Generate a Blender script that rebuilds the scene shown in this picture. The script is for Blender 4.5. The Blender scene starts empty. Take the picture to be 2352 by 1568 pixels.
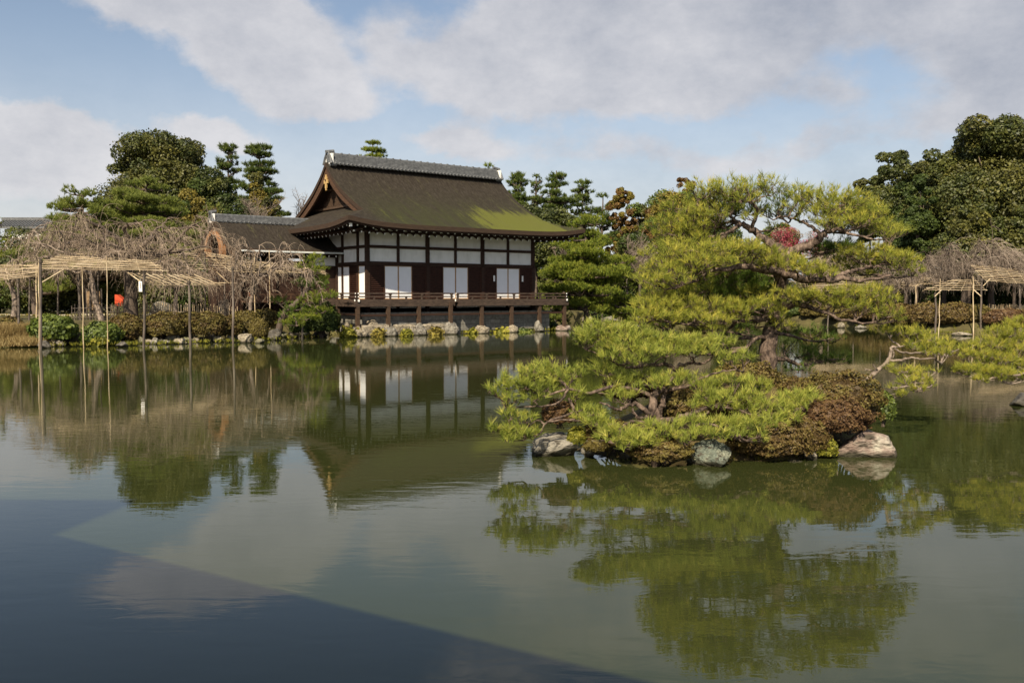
import bpy, math, random
import numpy as np
from mathutils import Vector, noise as mnoise
PI = math.pi
rng = np.random.default_rng(7)
random.seed(7)
SC = bpy.context.scene
COL = SC.collection

# ------------------------------------------------------------------ camera
F, CXP, CYP = 2090.0, 1176.0, 784.0            # focal length and centre in the units of a 2352 px wide frame
PITCH = math.radians(2.96)
CAMZ = 2.3
cam_d = bpy.data.cameras.new("camera")
cam = bpy.data.objects.new("camera", cam_d)
COL.objects.link(cam)
cam.location = (0, 0, CAMZ)
cam.rotation_euler = (PI / 2 - PITCH, 0, 0)
cam_d.sensor_width = 36.0
cam_d.lens = 36.0 * F / 2352.0
cam_d.clip_start, cam_d.clip_end = 0.1, 6000
SC.camera = cam

def P(x, y, d):
    """world point at depth d (metres along +Y) on the sight line of a photo position"""
    cx, cy = (x - CXP) / F, (CYP - y) / F
    ry = math.cos(PITCH) + cy * math.sin(PITCH)
    rz = -math.sin(PITCH) + cy * math.cos(PITCH)
    return np.array([cx / ry * d, d, CAMZ + rz / ry * d])

def PZ(x, y, z=0.0):
    """world point at height z on that sight line"""
    p = P(x, y, 1.0)
    return P(x, y, (z - CAMZ) / (p[2] - CAMZ))

# ------------------------------------------------------------------ sun + sky
SUN_EL = math.radians(41.0)
sun_h = np.array([0.30, 0.954])                # horizontal travel direction of the sunlight
sun_h /= np.linalg.norm(sun_h)
sun_dir = Vector((sun_h[0] * math.cos(SUN_EL), sun_h[1] * math.cos(SUN_EL), -math.sin(SUN_EL)))
sd = bpy.data.lights.new("sun", 'SUN')
sd.energy, sd.angle, sd.color = 5.0, math.radians(0.5), (1.0, 0.87, 0.66)
so = bpy.data.objects.new("sun", sd)
COL.objects.link(so)
so.rotation_euler = sun_dir.to_track_quat('-Z', 'Y').to_euler()

world = bpy.data.worlds.new("World")
SC.world = world
world.use_nodes = True
SKY_STRENGTH = 0.07
def build_world():
    nt = world.node_tree
    nt.nodes.clear()
    N, L = nt.nodes, nt.links
    def math_n(op, a, b=None, c=None):
        n = N.new('ShaderNodeMath'); n.operation = op
        for i, v in enumerate((a, b, c)):
            if v is None: continue
            if isinstance(v, (int, float)): n.inputs[i].default_value = v
            else: L.new(v, n.inputs[i])
        return n.outputs[0]
    out = N.new('ShaderNodeOutputWorld'); bg = N.new('ShaderNodeBackground')
    bg.inputs['Strength'].default_value = SKY_STRENGTH
    L.new(bg.outputs[0], out.inputs[0])
    sky = N.new('ShaderNodeTexSky'); sky.sky_type = 'NISHITA'; sky.sun_disc = False
    sky.sun_elevation = SUN_EL
    sky.sun_rotation = math.atan2(-sun_h[0], -sun_h[1])
    sky.air_density, sky.dust_density, sky.ozone_density = 1.0, 1.4, 1.0
    tc = N.new('ShaderNodeTexCoord')
    sp = N.new('ShaderNodeSeparateXYZ'); L.new(tc.outputs['Generated'], sp.inputs[0])
    az = math_n('ARCTAN2', sp.outputs[0], sp.outputs[1])
    el = math_n('ARCSINE', sp.outputs[2])
    cmb = N.new('ShaderNodeCombineXYZ'); L.new(az, cmb.inputs[0]); L.new(el, cmb.inputs[1])
    # warp the angles so that cloud edges billow
    def noise(vec, scale, detail, rough, stretch=(1, 1, 1)):
        mp = N.new('ShaderNodeMapping'); mp.inputs['Scale'].default_value = stretch
        L.new(vec, mp.inputs[0])
        n = N.new('ShaderNodeTexNoise'); n.inputs['Scale'].default_value = scale
        n.inputs['Detail'].default_value = detail; n.inputs['Roughness'].default_value = rough
        L.new(mp.outputs[0], n.inputs['Vector'])
        return n.outputs['Fac']
    w1 = noise(cmb.outputs[0], 9.0, 6, 0.62)
    w2 = noise(cmb.outputs[0], 8.0, 6, 0.62, (1, 1.3, 1.7))
    az2 = math_n('ADD', az, math_n('MULTIPLY', math_n('SUBTRACT', w1, 0.5), 0.085))
    el2 = math_n('ADD', el, math_n('MULTIPLY', math_n('SUBTRACT', w2, 0.5), 0.065))
    blobs = [(300, 40, 90, 40, .7), (460, 20, 110, 60, .9), (560, 70, 110, 65, 1), (660, 60, 70, 60, 1), (640, 150, 110, 70, 1.05), (740, 180, 90, 70, 1), (790, 240, 80, 50, .9), (520, 150, 100, 35, .7), (690, 230, 90, 45, .8),
             (40, 300, 110, 40, 1.0), (150, 330, 110, 45, 1.0), (60, 370, 200, 50, .9), (240, 370, 90, 45, .7), (480, 285, 90, 32, .95), (540, 320, 100, 32, .8), (80, 450, 300, 45, .6),
             (890, 90, 60, 60, .6), (960, 150, 90, 60, .7), (1190, 60, 100, 60, 1.0), (1130, 140, 140, 70, .95), (1080, 220, 100, 50, 1.0), (1300, 120, 150, 80, 1.0), (1260, 220, 150, 60, .9), (1480, 90, 170, 90, 1.0), (1450, 200, 170, 70, .95), (1680, 70, 180, 80, .95), (1760, 170, 120, 60, .7), (1600, 240, 120, 50, .8),
             (2230, 60, 150, 90, .9), (2300, 180, 120, 70, .85), (2260, 270, 140, 40, .7), (1980, 50, 130, 70, .65), (1930, 230, 90, 40, .55), (1000, 330, 110, 38, .9), (1100, 350, 80, 40, .7), (1650, 390, 170, 45, .8), (1380, 350, 200, 40, .6), (1850, 330, 180, 40, .5),
             (370, 5, 180, 46, 1.2), (520, -230, 620, 110, -.6), (60, 60, 150, 110, -.4), (330, 220, 90, 50, -.35), (-350, -60, 260, 160, -.4), (1500, -130, 500, 100, .85), (2200, -120, 300, 100, .8), (-250, 200, 180, 80, .7), (2520, 330, 250, 90, .7), (1050, -240, 200, 70, .5)]
    tot = None
    for (bx, by, rx, ry, amp) in blobs:
        a0 = math.atan((bx - CXP) / F); e0 = math.atan((676 - by) / F * math.cos(a0))
        dx = math_n('DIVIDE', math_n('SUBTRACT', az2, a0), rx / F)
        dy = math_n('DIVIDE', math_n('SUBTRACT', el2, e0), ry / F)
        r2 = math_n('ADD', math_n('MULTIPLY', dx, dx), math_n('MULTIPLY', dy, dy))
        g = math_n('MULTIPLY', math_n('EXPONENT', math_n('MULTIPLY', r2, -1.0)), amp)
        tot = g if tot is None else math_n('ADD', tot, g)
    # loose clouds elsewhere in the sky
    n3 = N.new('ShaderNodeTexNoise'); n3.inputs['Scale'].default_value = 2.2; n3.inputs['Detail'].default_value = 5
    L.new(tc.outputs['Generated'], n3.inputs['Vector'])
    away = N.new('ShaderNodeMapRange'); away.inputs[1].default_value = 0.5; away.inputs[2].default_value = 0.9
    L.new(math_n('ABSOLUTE', az), away.inputs[0])
    high = N.new('ShaderNodeMapRange'); high.inputs[1].default_value = 0.6; high.inputs[2].default_value = 0.95
    L.new(el, high.inputs[0])
    gen = math_n('MULTIPLY', math_n('MAXIMUM', away.outputs[0], high.outputs[0]), math_n('MULTIPLY', math_n('SUBTRACT', n3.outputs['Fac'], 0.42), 1.9))
    tot = math_n('ADD', tot, gen)
    fine = noise(cmb.outputs[0], 22.0, 8, 0.6, (1, 1.4, 1))
    tot = math_n('MINIMUM', tot, 1.05)
    body = noise(cmb.outputs[0], 5.5, 7, 0.58, (1, 1.7, 1))
    tot = math_n('ADD', tot, math_n('ADD', math_n('MULTIPLY', math_n('SUBTRACT', body, 0.5), 1.15), math_n('MULTIPLY', math_n('SUBTRACT', fine, 0.5), 0.85)))
    cov = N.new('ShaderNodeMapRange'); cov.interpolation_type = 'SMOOTHSTEP'
    cov.inputs[1].default_value = 0.06; cov.inputs[2].default_value = 0.82
    cov.inputs[4].default_value = 0.93
    L.new(tot, cov.inputs[0])
    # light billows and grey bases
    tone = noise(cmb.outputs[0], 8.0, 9, 0.66, (1, 1.5, 1))
    bright = math_n('ADD', math_n('MULTIPLY', math_n('SUBTRACT', tone, 0.5), 1.6), 0.54)
    righty = N.new('ShaderNodeMapRange'); righty.inputs[1].default_value = -0.1; righty.inputs[2].default_value = 0.5
    righty.inputs[3].default_value = 0.1; righty.inputs[4].default_value = -0.22
    L.new(az, righty.inputs[0])
    lowel = N.new('ShaderNodeMapRange'); lowel.inputs[1].default_value = 0.06; lowel.inputs[2].default_value = 0.32
    lowel.inputs[3].default_value = 0.3; lowel.inputs[4].default_value = -0.1
    L.new(el, lowel.inputs[0])
    bright = math_n('ADD', math_n('ADD', bright, righty.outputs[0]), lowel.outputs[0])
    ramp = N.new('ShaderNodeValToRGB')
    ramp.color_ramp.elements[0].position = 0.1; ramp.color_ramp.elements[0].color = CLOUD_DARK
    ramp.color_ramp.elements[1].position = 0.95; ramp.color_ramp.elements[1].color = CLOUD_LIGHT
    L.new(bright, ramp.inputs[0])
    hs = N.new('ShaderNodeHueSaturation'); hs.inputs['Saturation'].default_value = 0.86; hs.inputs['Value'].default_value = SKY_VALUE
    L.new(sky.outputs[0], hs.inputs['Color'])
    mx = N.new('ShaderNodeMix'); mx.data_type = 'RGBA'
    veil = N.new('ShaderNodeMapRange'); veil.interpolation_type = 'SMOOTHSTEP'
    veil.inputs[1].default_value = 0.3; veil.inputs[2].default_value = 0.02; veil.inputs[4].default_value = 0.72
    L.new(el, veil.inputs[0])
    L.new(math_n('MAXIMUM', cov.outputs[0], veil.outputs[0]), mx.inputs[0]); L.new(hs.outputs[0], mx.inputs[6]); L.new(ramp.outputs[0], mx.inputs[7])
    L.new(mx.outputs[2], bg.inputs['Color'])
SKY_VALUE = 1.15
CLOUD_DARK = (3.7, 3.95, 4.6, 1)
CLOUD_LIGHT = (7.0, 6.9, 7.1, 1)
build_world()

SC.view_settings.view_transform = 'Standard'
SC.view_settings.look = 'None'
SC.view_settings.exposure = 0.6
SC.view_settings.gamma = 1.0
SC.render.engine = 'CYCLES'
SC.cycles.use_denoising = True
SC.cycles.max_bounces = 7
SC.cycles.diffuse_bounces = 3
SC.cycles.glossy_bounces = 3
SC.cycles.transmission_bounces = 4
SC.cycles.sample_clamp_indirect = 4.0

# ------------------------------------------------------------------ materials
def new_mat(name):
    m = bpy.data.materials.new(name); m.use_nodes = True
    nt = m.node_tree
    b = nt.nodes['Principled BSDF']
    return m, nt, b

def ramp_node(nt, stops):
    r = nt.nodes.new('ShaderNodeValToRGB')
    el = r.color_ramp.elements
    while len(el) < len(stops): el.new(0.5)
    for e, (p, c) in zip(el, stops):
        e.position = p; e.color = (*c, 1)
    return r

def noisy(name, stops, scale=4.0, detail=6, rough=0.75, stretch=(1, 1, 1), bump=0.0, bscale=None, spec=0.3, coords='Object', bdist=0.05, nrough=0.6):
    m, nt, b = new_mat(name)
    tc = nt.nodes.new('ShaderNodeTexCoord')
    mp = nt.nodes.new('ShaderNodeMapping'); mp.inputs['Scale'].default_value = stretch
    nt.links.new(tc.outputs[coords], mp.inputs[0])
    n = nt.nodes.new('ShaderNodeTexNoise')
    n.inputs['Scale'].default_value = scale; n.inputs['Detail'].default_value = detail; n.inputs['Roughness'].default_value = nrough
    nt.links.new(mp.outputs[0], n.inputs['Vector'])
    r = ramp_node(nt, stops); nt.links.new(n.outputs['Fac'], r.inputs[0])
    nt.links.new(r.outputs[0], b.inputs['Base Color'])
    b.inputs['Roughness'].default_value = rough
    b.inputs['Specular IOR Level'].default_value = spec
    if bump:
        n2 = nt.nodes.new('ShaderNodeTexNoise'); n2.inputs['Scale'].default_value = bscale or scale * 3
        n2.inputs['Detail'].default_value = 6
        nt.links.new(mp.outputs[0], n2.inputs['Vector'])
        bp = nt.nodes.new('ShaderNodeBump'); bp.inputs['Strength'].default_value = bump; bp.inputs['Distance'].default_value = bdist
        nt.links.new(n2.outputs['Fac'], bp.inputs['Height']); nt.links.new(bp.outputs[0], b.inputs['Normal'])
    return m

def leafy(name, stops, trans=0.25, rough=0.55, spec=0.25):
    """foliage: colour by the per-leaf value 'var'; some light passes through"""
    m, nt, b = new_mat(name)
    at = nt.nodes.new('ShaderNodeAttribute'); at.attribute_name = 'var'
    r = ramp_node(nt, stops); nt.links.new(at.outputs['Fac'], r.inputs[0])
    nt.links.new(r.outputs[0], b.inputs['Base Color'])
    b.inputs['Roughness'].default_value = rough; b.inputs['Specular IOR Level'].default_value = spec
    if trans:
        t = nt.nodes.new('ShaderNodeBsdfTranslucent'); nt.links.new(r.outputs[0], t.inputs['Color'])
        mx = nt.nodes.new('ShaderNodeMixShader'); mx.inputs[0].default_value = trans
        out = nt.nodes['Material Output']
        nt.links.new(b.outputs[0], mx.inputs[1]); nt.links.new(t.outputs[0], mx.inputs[2]); nt.links.new(mx.outputs[0], out.inputs[0])
    return m

M = {}
M['dark_wood'] = noisy('dark_wood', [(0.3, (.022, .010, .006)), (0.7, (.05, .024, .014))], 3, stretch=(1, 1, 8), bump=.2)
M['brown_wood'] = noisy('brown_wood', [(0.3, (.035, .021, .013)), (0.7, (.085, .052, .032))], 3, stretch=(1, 1, 6), bump=.2)
M['deck_wood'] = noisy('deck_wood', [(0.3, (.03, .02, .015)), (0.7, (.085, .058, .042))], 4, stretch=(1, 1, 4), bump=.2)
M['louver'] = noisy('louver', [(0.3, (.024, .009, .005)), (0.7, (.055, .02, .011))], 4, stretch=(1, 1, 3))
M['tan_wood'] = noisy('tan_wood', [(0.3, (.30, .18, .09)), (0.7, (.42, .27, .15))], 3)
M['barge_wood'] = noisy('barge_wood', [(0.3, (.045, .023, .013)), (0.7, (.095, .05, .027))], 2.5, stretch=(1, 1, 5))
M['arch_wood'] = noisy('arch_wood', [(0.3, (.20, .095, .04)), (0.7, (.34, .17, .08))], 3, stretch=(1, 1, 4))
M['white_paint'] = noisy('white_paint', [(0.3, (.78, .77, .73)), (0.7, (.84, .83, .80))], 3)
M['paper'] = noisy('paper', [(0.3, (.76, .77, .79)), (0.7, (.81, .82, .84))], 2)
M['plaster'] = noisy('plaster', [(0.3, (.68, .67, .63)), (0.5, (.80, .79, .755)), (0.7, (.85, .84, .81))], 1.6, stretch=(1, 1, .6), detail=8)
M['tile'] = noisy('tile', [(0.25, (.05, .052, .056)), (0.6, (.13, .135, .14)), (0.85, (.24, .24, .24))], 6, rough=.55, bump=.3, bscale=20)
M['gutter'] = noisy('gutter', [(0.3, (.55, .58, .56)), (0.7, (.68, .70, .68))], 3, rough=.5)
M['gold'] = noisy('gold', [(0.3, (.36, .22, .07)), (0.7, (.52, .36, .16))], 8, rough=.45)
M['bamboo'] = noisy('bamboo', [(0.32, (.22, .155, .085)), (0.5, (.48, .37, .23)), (0.68, (.66, .55, .38))], 1.3, rough=.45, spec=.4)
M['pole_wood'] = noisy('pole_wood', [(0.3, (.05, .04, .033)), (0.52, (.115, .092, .075)), (0.75, (.22, .185, .155))], 4, stretch=(1, 1, .25), bump=.3)
M['bark'] = noisy('bark', [(0.36, (.03, .021, .017)), (0.5, (.10, .07, .053)), (0.68, (.24, .175, .135))], 16, bump=1.0, bscale=26, stretch=(1, 1, .55), bdist=.03)
M['bark_far'] = noisy('bark_far', [(0.3, (.05, .037, .03)), (0.7, (.14, .105, .08))], 5, bump=.5, stretch=(1, 1, .3))
M['branch_pale'] = noisy('branch_pale', [(0.35, (.10, .075, .058)), (0.65, (.32, .255, .205))], 9, bump=.6, bscale=20)
M['rope'] = noisy('rope', [(0.3, (.05, .04, .03)), (0.7, (.09, .07, .05))], 5)
M['vermilion'] = noisy('vermilion', [(0.3, (.50, .06, .022)), (0.7, (.60, .085, .03))], 3)
M['sign_orange'] = noisy('sign_orange', [(0.3, (.80, .16, .04)), (0.7, (.85, .22, .06))], 3)
M['sign_white'] = noisy('sign_white', [(0.3, (.78, .76, .72)), (0.7, (.84, .82, .78))], 3)
M['ink'] = noisy('ink', [(0.3, (.02, .02, .02)), (0.7, (.04, .04, .04))], 3)
M['screen'] = noisy('screen', [(0.3, (.20, .13, .07)), (0.7, (.30, .20, .11))], 5, stretch=(1, 1, 6))
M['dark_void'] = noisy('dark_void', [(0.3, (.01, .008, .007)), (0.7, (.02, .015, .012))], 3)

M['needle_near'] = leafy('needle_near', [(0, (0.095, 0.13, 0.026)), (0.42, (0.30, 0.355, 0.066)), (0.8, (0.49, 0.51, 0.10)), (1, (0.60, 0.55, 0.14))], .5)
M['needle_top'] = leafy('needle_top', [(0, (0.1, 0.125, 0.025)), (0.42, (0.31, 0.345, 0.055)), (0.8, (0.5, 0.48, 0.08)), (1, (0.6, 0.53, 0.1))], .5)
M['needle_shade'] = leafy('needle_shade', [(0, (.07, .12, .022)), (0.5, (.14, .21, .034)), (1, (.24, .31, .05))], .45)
M['needle_mid'] = leafy('needle_mid', [(0, (.09, .13, .02)), (0.5, (.20, .25, .034)), (1, (.33, .34, .05))], .4)
M['needle_far'] = leafy('needle_far', [(0, (.035, .06, .015)), (0.5, (.085, .12, .024)), (1, (.16, .19, .036))], .25)
M['needle_pale'] = leafy('needle_pale', [(0, (.11, .14, .03)), (0.5, (.20, .24, .05)), (1, (.29, .31, .07))], .4)
M['leaf_dark'] = leafy('leaf_dark', [(0, (0.026, 0.038, 0.009)), (0.5, (0.066, 0.078, 0.016)), (1, (0.125, 0.13, 0.026))], .15, spec=.4)
M['leaf_olive'] = leafy('leaf_olive', [(0, (0.04, 0.045, 0.009)), (0.5, (0.088, 0.088, 0.017)), (1, (0.155, 0.145, 0.027))], .15, spec=.4)
M['leaf_deep'] = leafy('leaf_deep', [(0, (0.022, 0.036, 0.009)), (0.5, (0.046, 0.068, 0.014)), (1, (0.085, 0.11, 0.02))], .15)
M['leaf_gold'] = leafy('leaf_gold', [(0, (0.096, 0.078, 0.0168)), (0.5, (0.18, 0.144, 0.0264)), (1, (0.264, 0.216, 0.042))], .2)
M['leaf_rust'] = leafy('leaf_rust', [(0, (.075, .042, .014)), (0.5, (.15, .085, .026)), (1, (.24, .15, .045))], .2)
M['leaf_bright'] = leafy('leaf_bright', [(0, (0.04, 0.06, 0.01)), (0.5, (0.085, 0.12, 0.017)), (1, (0.16, 0.19, 0.028))], .2, spec=.45)
M['leaf_lime'] = leafy('leaf_lime', [(0, (.09, .10, .015)), (0.5, (.20, .20, .025)), (1, (.36, .33, .05))], .3)
M['azalea'] = leafy('azalea', [(0, (0.042, 0.028, 0.012)), (0.4, (0.095, 0.062, 0.022)), (0.75, (0.14, 0.1, 0.03)), (1, (0.17, 0.145, 0.038))], .12)
M['azalea_red'] = leafy('azalea_red', [(0, (0.045, 0.024, 0.013)), (0.5, (0.105, 0.058, 0.026)), (1, (0.15, 0.095, 0.036))], .12)
M['azalea_olive'] = leafy('azalea_olive', [(0, (.05, .038, .012)), (0.5, (.11, .085, .022)), (1, (.17, .14, .035))], .12)
M['blossom'] = leafy('blossom', [(0, (.22, .03, .05)), (0.5, (.40, .07, .10)), (1, (.52, .15, .18))], .3)
M['twig'] = leafy('twig', [(0, (0.105, 0.075, 0.055)), (0.5, (0.225, 0.17, 0.125)), (1, (0.38, 0.3, 0.22))], 0)
M['twig_grey'] = leafy('twig_grey', [(0, (0.11, 0.083, 0.065)), (0.5, (0.21, 0.165, 0.13)), (1, (0.33, 0.27, 0.215))], 0)
M['dry_grass'] = leafy('dry_grass', [(0, (.20, .14, .055)), (0.5, (.36, .26, .11)), (1, (.50, .40, .19))], .3)
M['moss_grass'] = leafy('moss_grass', [(0, (.09, .10, .018)), (0.5, (.20, .18, .03)), (1, (.33, .27, .06))], .3)

def rock_mat(name, a, b_, c, moss=0.0, scale=3.0):
    m, nt, b = new_mat(name)
    tc = nt.nodes.new('ShaderNodeTexCoord')
    n = nt.nodes.new('ShaderNodeTexNoise'); n.inputs['Scale'].default_value = scale; n.inputs['Detail'].default_value = 9; n.inputs['Roughness'].default_value = .68
    nt.links.new(tc.outputs['Object'], n.inputs['Vector'])
    a, b_, c = [tuple(v * .8 for v in q_) for q_ in (a, b_, c)]
    r = ramp_node(nt, [(.32, a), (.5, b_), (.68, c)]); nt.links.new(n.outputs['Fac'], r.inputs[0])
    # dark wet/lichen blotches
    n2 = nt.nodes.new('ShaderNodeTexNoise'); n2.inputs['Scale'].default_value = scale * 2.3; n2.inputs['Detail'].default_value = 6
    mp = nt.nodes.new('ShaderNodeMapping'); mp.inputs['Location'].default_value = (7, 3, 1); mp.inputs['Scale'].default_value = (1, 1, 2.2)
    nt.links.new(tc.outputs['Object'], mp.inputs[0]); nt.links.new(mp.outputs[0], n2.inputs['Vector'])
    r2 = ramp_node(nt, [(.52, (0, 0, 0)), (.66, (1, 1, 1))]); nt.links.new(n2.outputs['Fac'], r2.inputs[0])
    mx = nt.nodes.new('ShaderNodeMix'); mx.data_type = 'RGBA'
    nt.links.new(r2.outputs[0], mx.inputs[0]); nt.links.new(r.outputs[0], mx.inputs[6])
    mx.inputs[7].default_value = (.07, .06, .045, 1) if not moss else (.10, .11, .03, 1)
    ge = nt.nodes.new('ShaderNodeNewGeometry'); sz = nt.nodes.new('ShaderNodeSeparateXYZ'); nt.links.new(ge.outputs['Position'], sz.inputs[0])
    ad = nt.nodes.new('ShaderNodeMath'); ad.operation = 'MULTIPLY_ADD'; ad.inputs[1].default_value = -.12; nt.links.new(n2.outputs['Fac'], ad.inputs[0]); nt.links.new(sz.outputs[2], ad.inputs[2])
    wet = nt.nodes.new('ShaderNodeMapRange'); wet.inputs[1].default_value = -.03; wet.inputs[2].default_value = .05; wet.inputs[3].default_value = 1; wet.inputs[4].default_value = 0; nt.links.new(ad.outputs[0], wet.inputs[0])
    mw = nt.nodes.new('ShaderNodeMix'); mw.data_type = 'RGBA'; nt.links.new(wet.outputs[0], mw.inputs[0]); nt.links.new(mx.outputs[2], mw.inputs[6]); mw.inputs[7].default_value = (.035, .032, .02, 1)
    nt.links.new(mw.outputs[2], b.inputs['Base Color'])
    b.inputs['Roughness'].default_value = .85; b.inputs['Specular IOR Level'].default_value = .2
    bn = nt.nodes.new('ShaderNodeTexNoise'); bn.inputs['Scale'].default_value = scale * 5; bn.inputs['Detail'].default_value = 8
    nt.links.new(mp.outputs[0], bn.inputs['Vector'])
    bp = nt.nodes.new('ShaderNodeBump'); bp.inputs['Strength'].default_value = .9; bp.inputs['Distance'].default_value = .05
    nt.links.new(bn.outputs['Fac'], bp.inputs['Height']); nt.links.new(bp.outputs[0], b.inputs['Normal'])
    return m
M['rock_grey'] = rock_mat('rock_grey', (.13, .12, .10), (.27, .25, .21), (.42, .39, .33))
M['rock_warm'] = rock_mat('rock_warm', (.18, .145, .10), (.36, .31, .23), (.52, .46, .36))
M['rock_green'] = rock_mat('rock_green', (.09, .11, .09), (.22, .25, .20), (.42, .42, .31), scale=5)
M['rock_red'] = rock_mat('rock_red', (.14, .09, .075), (.30, .23, .19), (.55, .52, .42), scale=2.6)
M['rock_dark'] = rock_mat('rock_dark', (.06, .055, .05), (.12, .11, .095), (.22, .2, .17))
M['rock_moss'] = rock_mat('rock_moss', (.12, .11, .07), (.24, .22, .15), (.38, .36, .26), moss=1)

def thatch_mat():
    """cypress bark shingles with moss growing near the eaves"""
    m, nt, b = new_mat('bark_shingle')
    tc = nt.nodes.new('ShaderNodeTexCoord')
    mp = nt.nodes.new('ShaderNodeMapping'); mp.inputs['Scale'].default_value = (2.6, .8, .8)
    nt.links.new(tc.outputs['Object'], mp.inputs[0])
    n = nt.nodes.new('ShaderNodeTexNoise'); n.inputs['Scale'].default_value = 3.5; n.inputs['Detail'].default_value = 10; n.inputs['Roughness'].default_value = .75
    nt.links.new(mp.outputs[0], n.inputs['Vector'])
    r = ramp_node(nt, [(.3, (.016, .0125, .0098)), (.5, (.031, .0248, .0185)), (.7, (.062, .052, .041))]); nt.links.new(n.outputs['Fac'], r.inputs[0])
    # fine speckle
    ns = nt.nodes.new('ShaderNodeTexNoise'); ns.inputs['Scale'].default_value = 26; ns.inputs['Detail'].default_value = 3
    nt.links.new(tc.outputs['Object'], ns.inputs['Vector'])
    sp = nt.nodes.new('ShaderNodeSeparateXYZ'); nt.links.new(tc.outputs['Object'], sp.inputs[0])
    def mr(src, a, b2, c=0., d=1.):
        k = nt.nodes.new('ShaderNodeMapRange'); k.interpolation_type = 'SMOOTHSTEP'
        k.inputs[1].default_value, k.inputs[2].default_value, k.inputs[3].default_value, k.inputs[4].default_value = a, b2, c, d
        nt.links.new(src, k.inputs[0]); return k.outputs[0]
    def mt(op, a, c):
        k = nt.nodes.new('ShaderNodeMath'); k.operation = op; k.use_clamp = True
        for i, v in enumerate((a, c)):
            if isinstance(v, (int, float)): k.inputs[i].default_value = v
            else: nt.links.new(v, k.inputs[i])
        return k.outputs[0]
    # streaky noise running down the slope
    mps = nt.nodes.new('ShaderNodeMapping'); mps.inputs['Scale'].default_value = (1.5, .2, .0)
    nt.links.new(tc.outputs['Object'], mps.inputs[0])
    nst = nt.nodes.new('ShaderNodeTexNoise'); nst.inputs['Scale'].default_value = 1.5; nst.inputs['Detail'].default_value = 8; nst.inputs['Roughness'].default_value = .65
    nt.links.new(mps.outputs[0], nst.inputs['Vector'])
    yl = mr(sp.outputs[1], 3.6, -1.6)                     # towards the eaves
    olive = mt('MULTIPLY', mt('MULTIPLY', yl, mr(sp.outputs[0], -1.6, 1.5)), mr(nst.outputs['Fac'], .25, .58))
    mx = nt.nodes.new('ShaderNodeMix'); mx.data_type = 'RGBA'
    nt.links.new(mt('MULTIPLY', olive, .85), mx.inputs[0]); nt.links.new(r.outputs[0], mx.inputs[6]); mx.inputs[7].default_value = (.036, .038, .015, 1)
    # bright moss patch
    patch = mt('MULTIPLY', mt('MULTIPLY', mr(sp.outputs[0], 4.8, 9.0), mr(sp.outputs[0], 14.6, 11.2)), mr(sp.outputs[1], 2.0, -1.3))
    bm = mr(mt('ADD', mt('MULTIPLY', patch, .8), mt('ADD', mt('MULTIPLY', mt('SUBTRACT', nst.outputs['Fac'], .3), 1.6), mt('ADD', mt('MULTIPLY', mt('SUBTRACT', ns.outputs['Fac'], .25), .5), mt('MULTIPLY', mt('SUBTRACT', n.outputs['Fac'], .3), .5)))), .66, 1.5)
    mx2 = nt.nodes.new('ShaderNodeMix'); mx2.data_type = 'RGBA'
    nt.links.new(bm, mx2.inputs[0]); nt.links.new(mx.outputs[2], mx2.inputs[6]); mx2.inputs[7].default_value = (.21, .225, .03, 1)
    nt.links.new(mx2.outputs[2], b.inputs['Base Color'])
    b.inputs['Roughness'].default_value = .85; b.inputs['Specular IOR Level'].default_value = .15
    bp = nt.nodes.new('ShaderNodeBump'); bp.inputs['Strength'].default_value = .7; bp.inputs['Distance'].default_value = .06
    ad = mt('ADD', mt('MULTIPLY', n.outputs['Fac'], .6), mt('MULTIPLY', ns.outputs['Fac'], .4))
    nt.links.new(ad, bp.inputs['Height']); nt.links.new(bp.outputs[0], b.inputs['Normal'])
    return m
M['thatch'] = thatch_mat()
M['thatch_edge'] = noisy('thatch_edge', [(0.3, (.026, .016, .010)), (0.6, (.052, .031, .019)), (0.8, (.085, .052, .031))], 5, stretch=(.4, .4, 9), bump=.4)

def masonry():
    m, nt, b = new_mat('cut_stone')
    tc = nt.nodes.new('ShaderNodeTexCoord')
    mp = nt.nodes.new('ShaderNodeMapping'); mp.inputs['Rotation'].default_value = (PI / 2, 0, 0)
    nt.links.new(tc.outputs['Object'], mp.inputs[0])
    br = nt.nodes.new('ShaderNodeTexBrick')
    br.inputs['Scale'].default_value = 1.0; br.inputs['Brick Width'].default_value = .72; br.inputs['Row Height'].default_value = .27; br.inputs['Mortar Size'].default_value = .012
    br.inputs['Color1'].default_value = (.17, .165, .15, 1); br.inputs['Color2'].default_value = (.25, .24, .22, 1); br.inputs['Mortar'].default_value = (.07, .065, .06, 1)
    nt.links.new(mp.outputs[0], br.inputs['Vector'])
    n = nt.nodes.new('ShaderNodeTexNoise'); n.inputs['Scale'].default_value = 5; n.inputs['Detail'].default_value = 8
    nt.links.new(tc.outputs['Object'], n.inputs['Vector'])
    r = ramp_node(nt, [(.3, (.55, .52, .45)), (.7, (1.2, 1.2, 1.15))]); nt.links.new(n.outputs['Fac'], r.inputs[0])
    mx = nt.nodes.new('ShaderNodeMix'); mx.data_type = 'RGBA'; mx.blend_type = 'MULTIPLY'; mx.inputs[0].default_value = .9
    nt.links.new(br.outputs['Color'], mx.inputs[6]); nt.links.new(r.outputs[0], mx.inputs[7])
    nt.links.new(mx.outputs[2], b.inputs['Base Color']); b.inputs['Roughness'].default_value = .9
    return m
M['masonry'] = masonry()
M['gravel'] = noisy('gravel', [(0.3, (.36, .31, .22)), (0.7, (.50, .44, .33))], 9, rough=.9, bump=.3, bscale=60, coords='Object')
M['soil'] = noisy('soil', [(0.3, (.045, .038, .016)), (0.5, (.085, .072, .028)), (0.7, (.13, .12, .04))], .9, rough=.95, bump=.6, bscale=8, detail=10)
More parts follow.
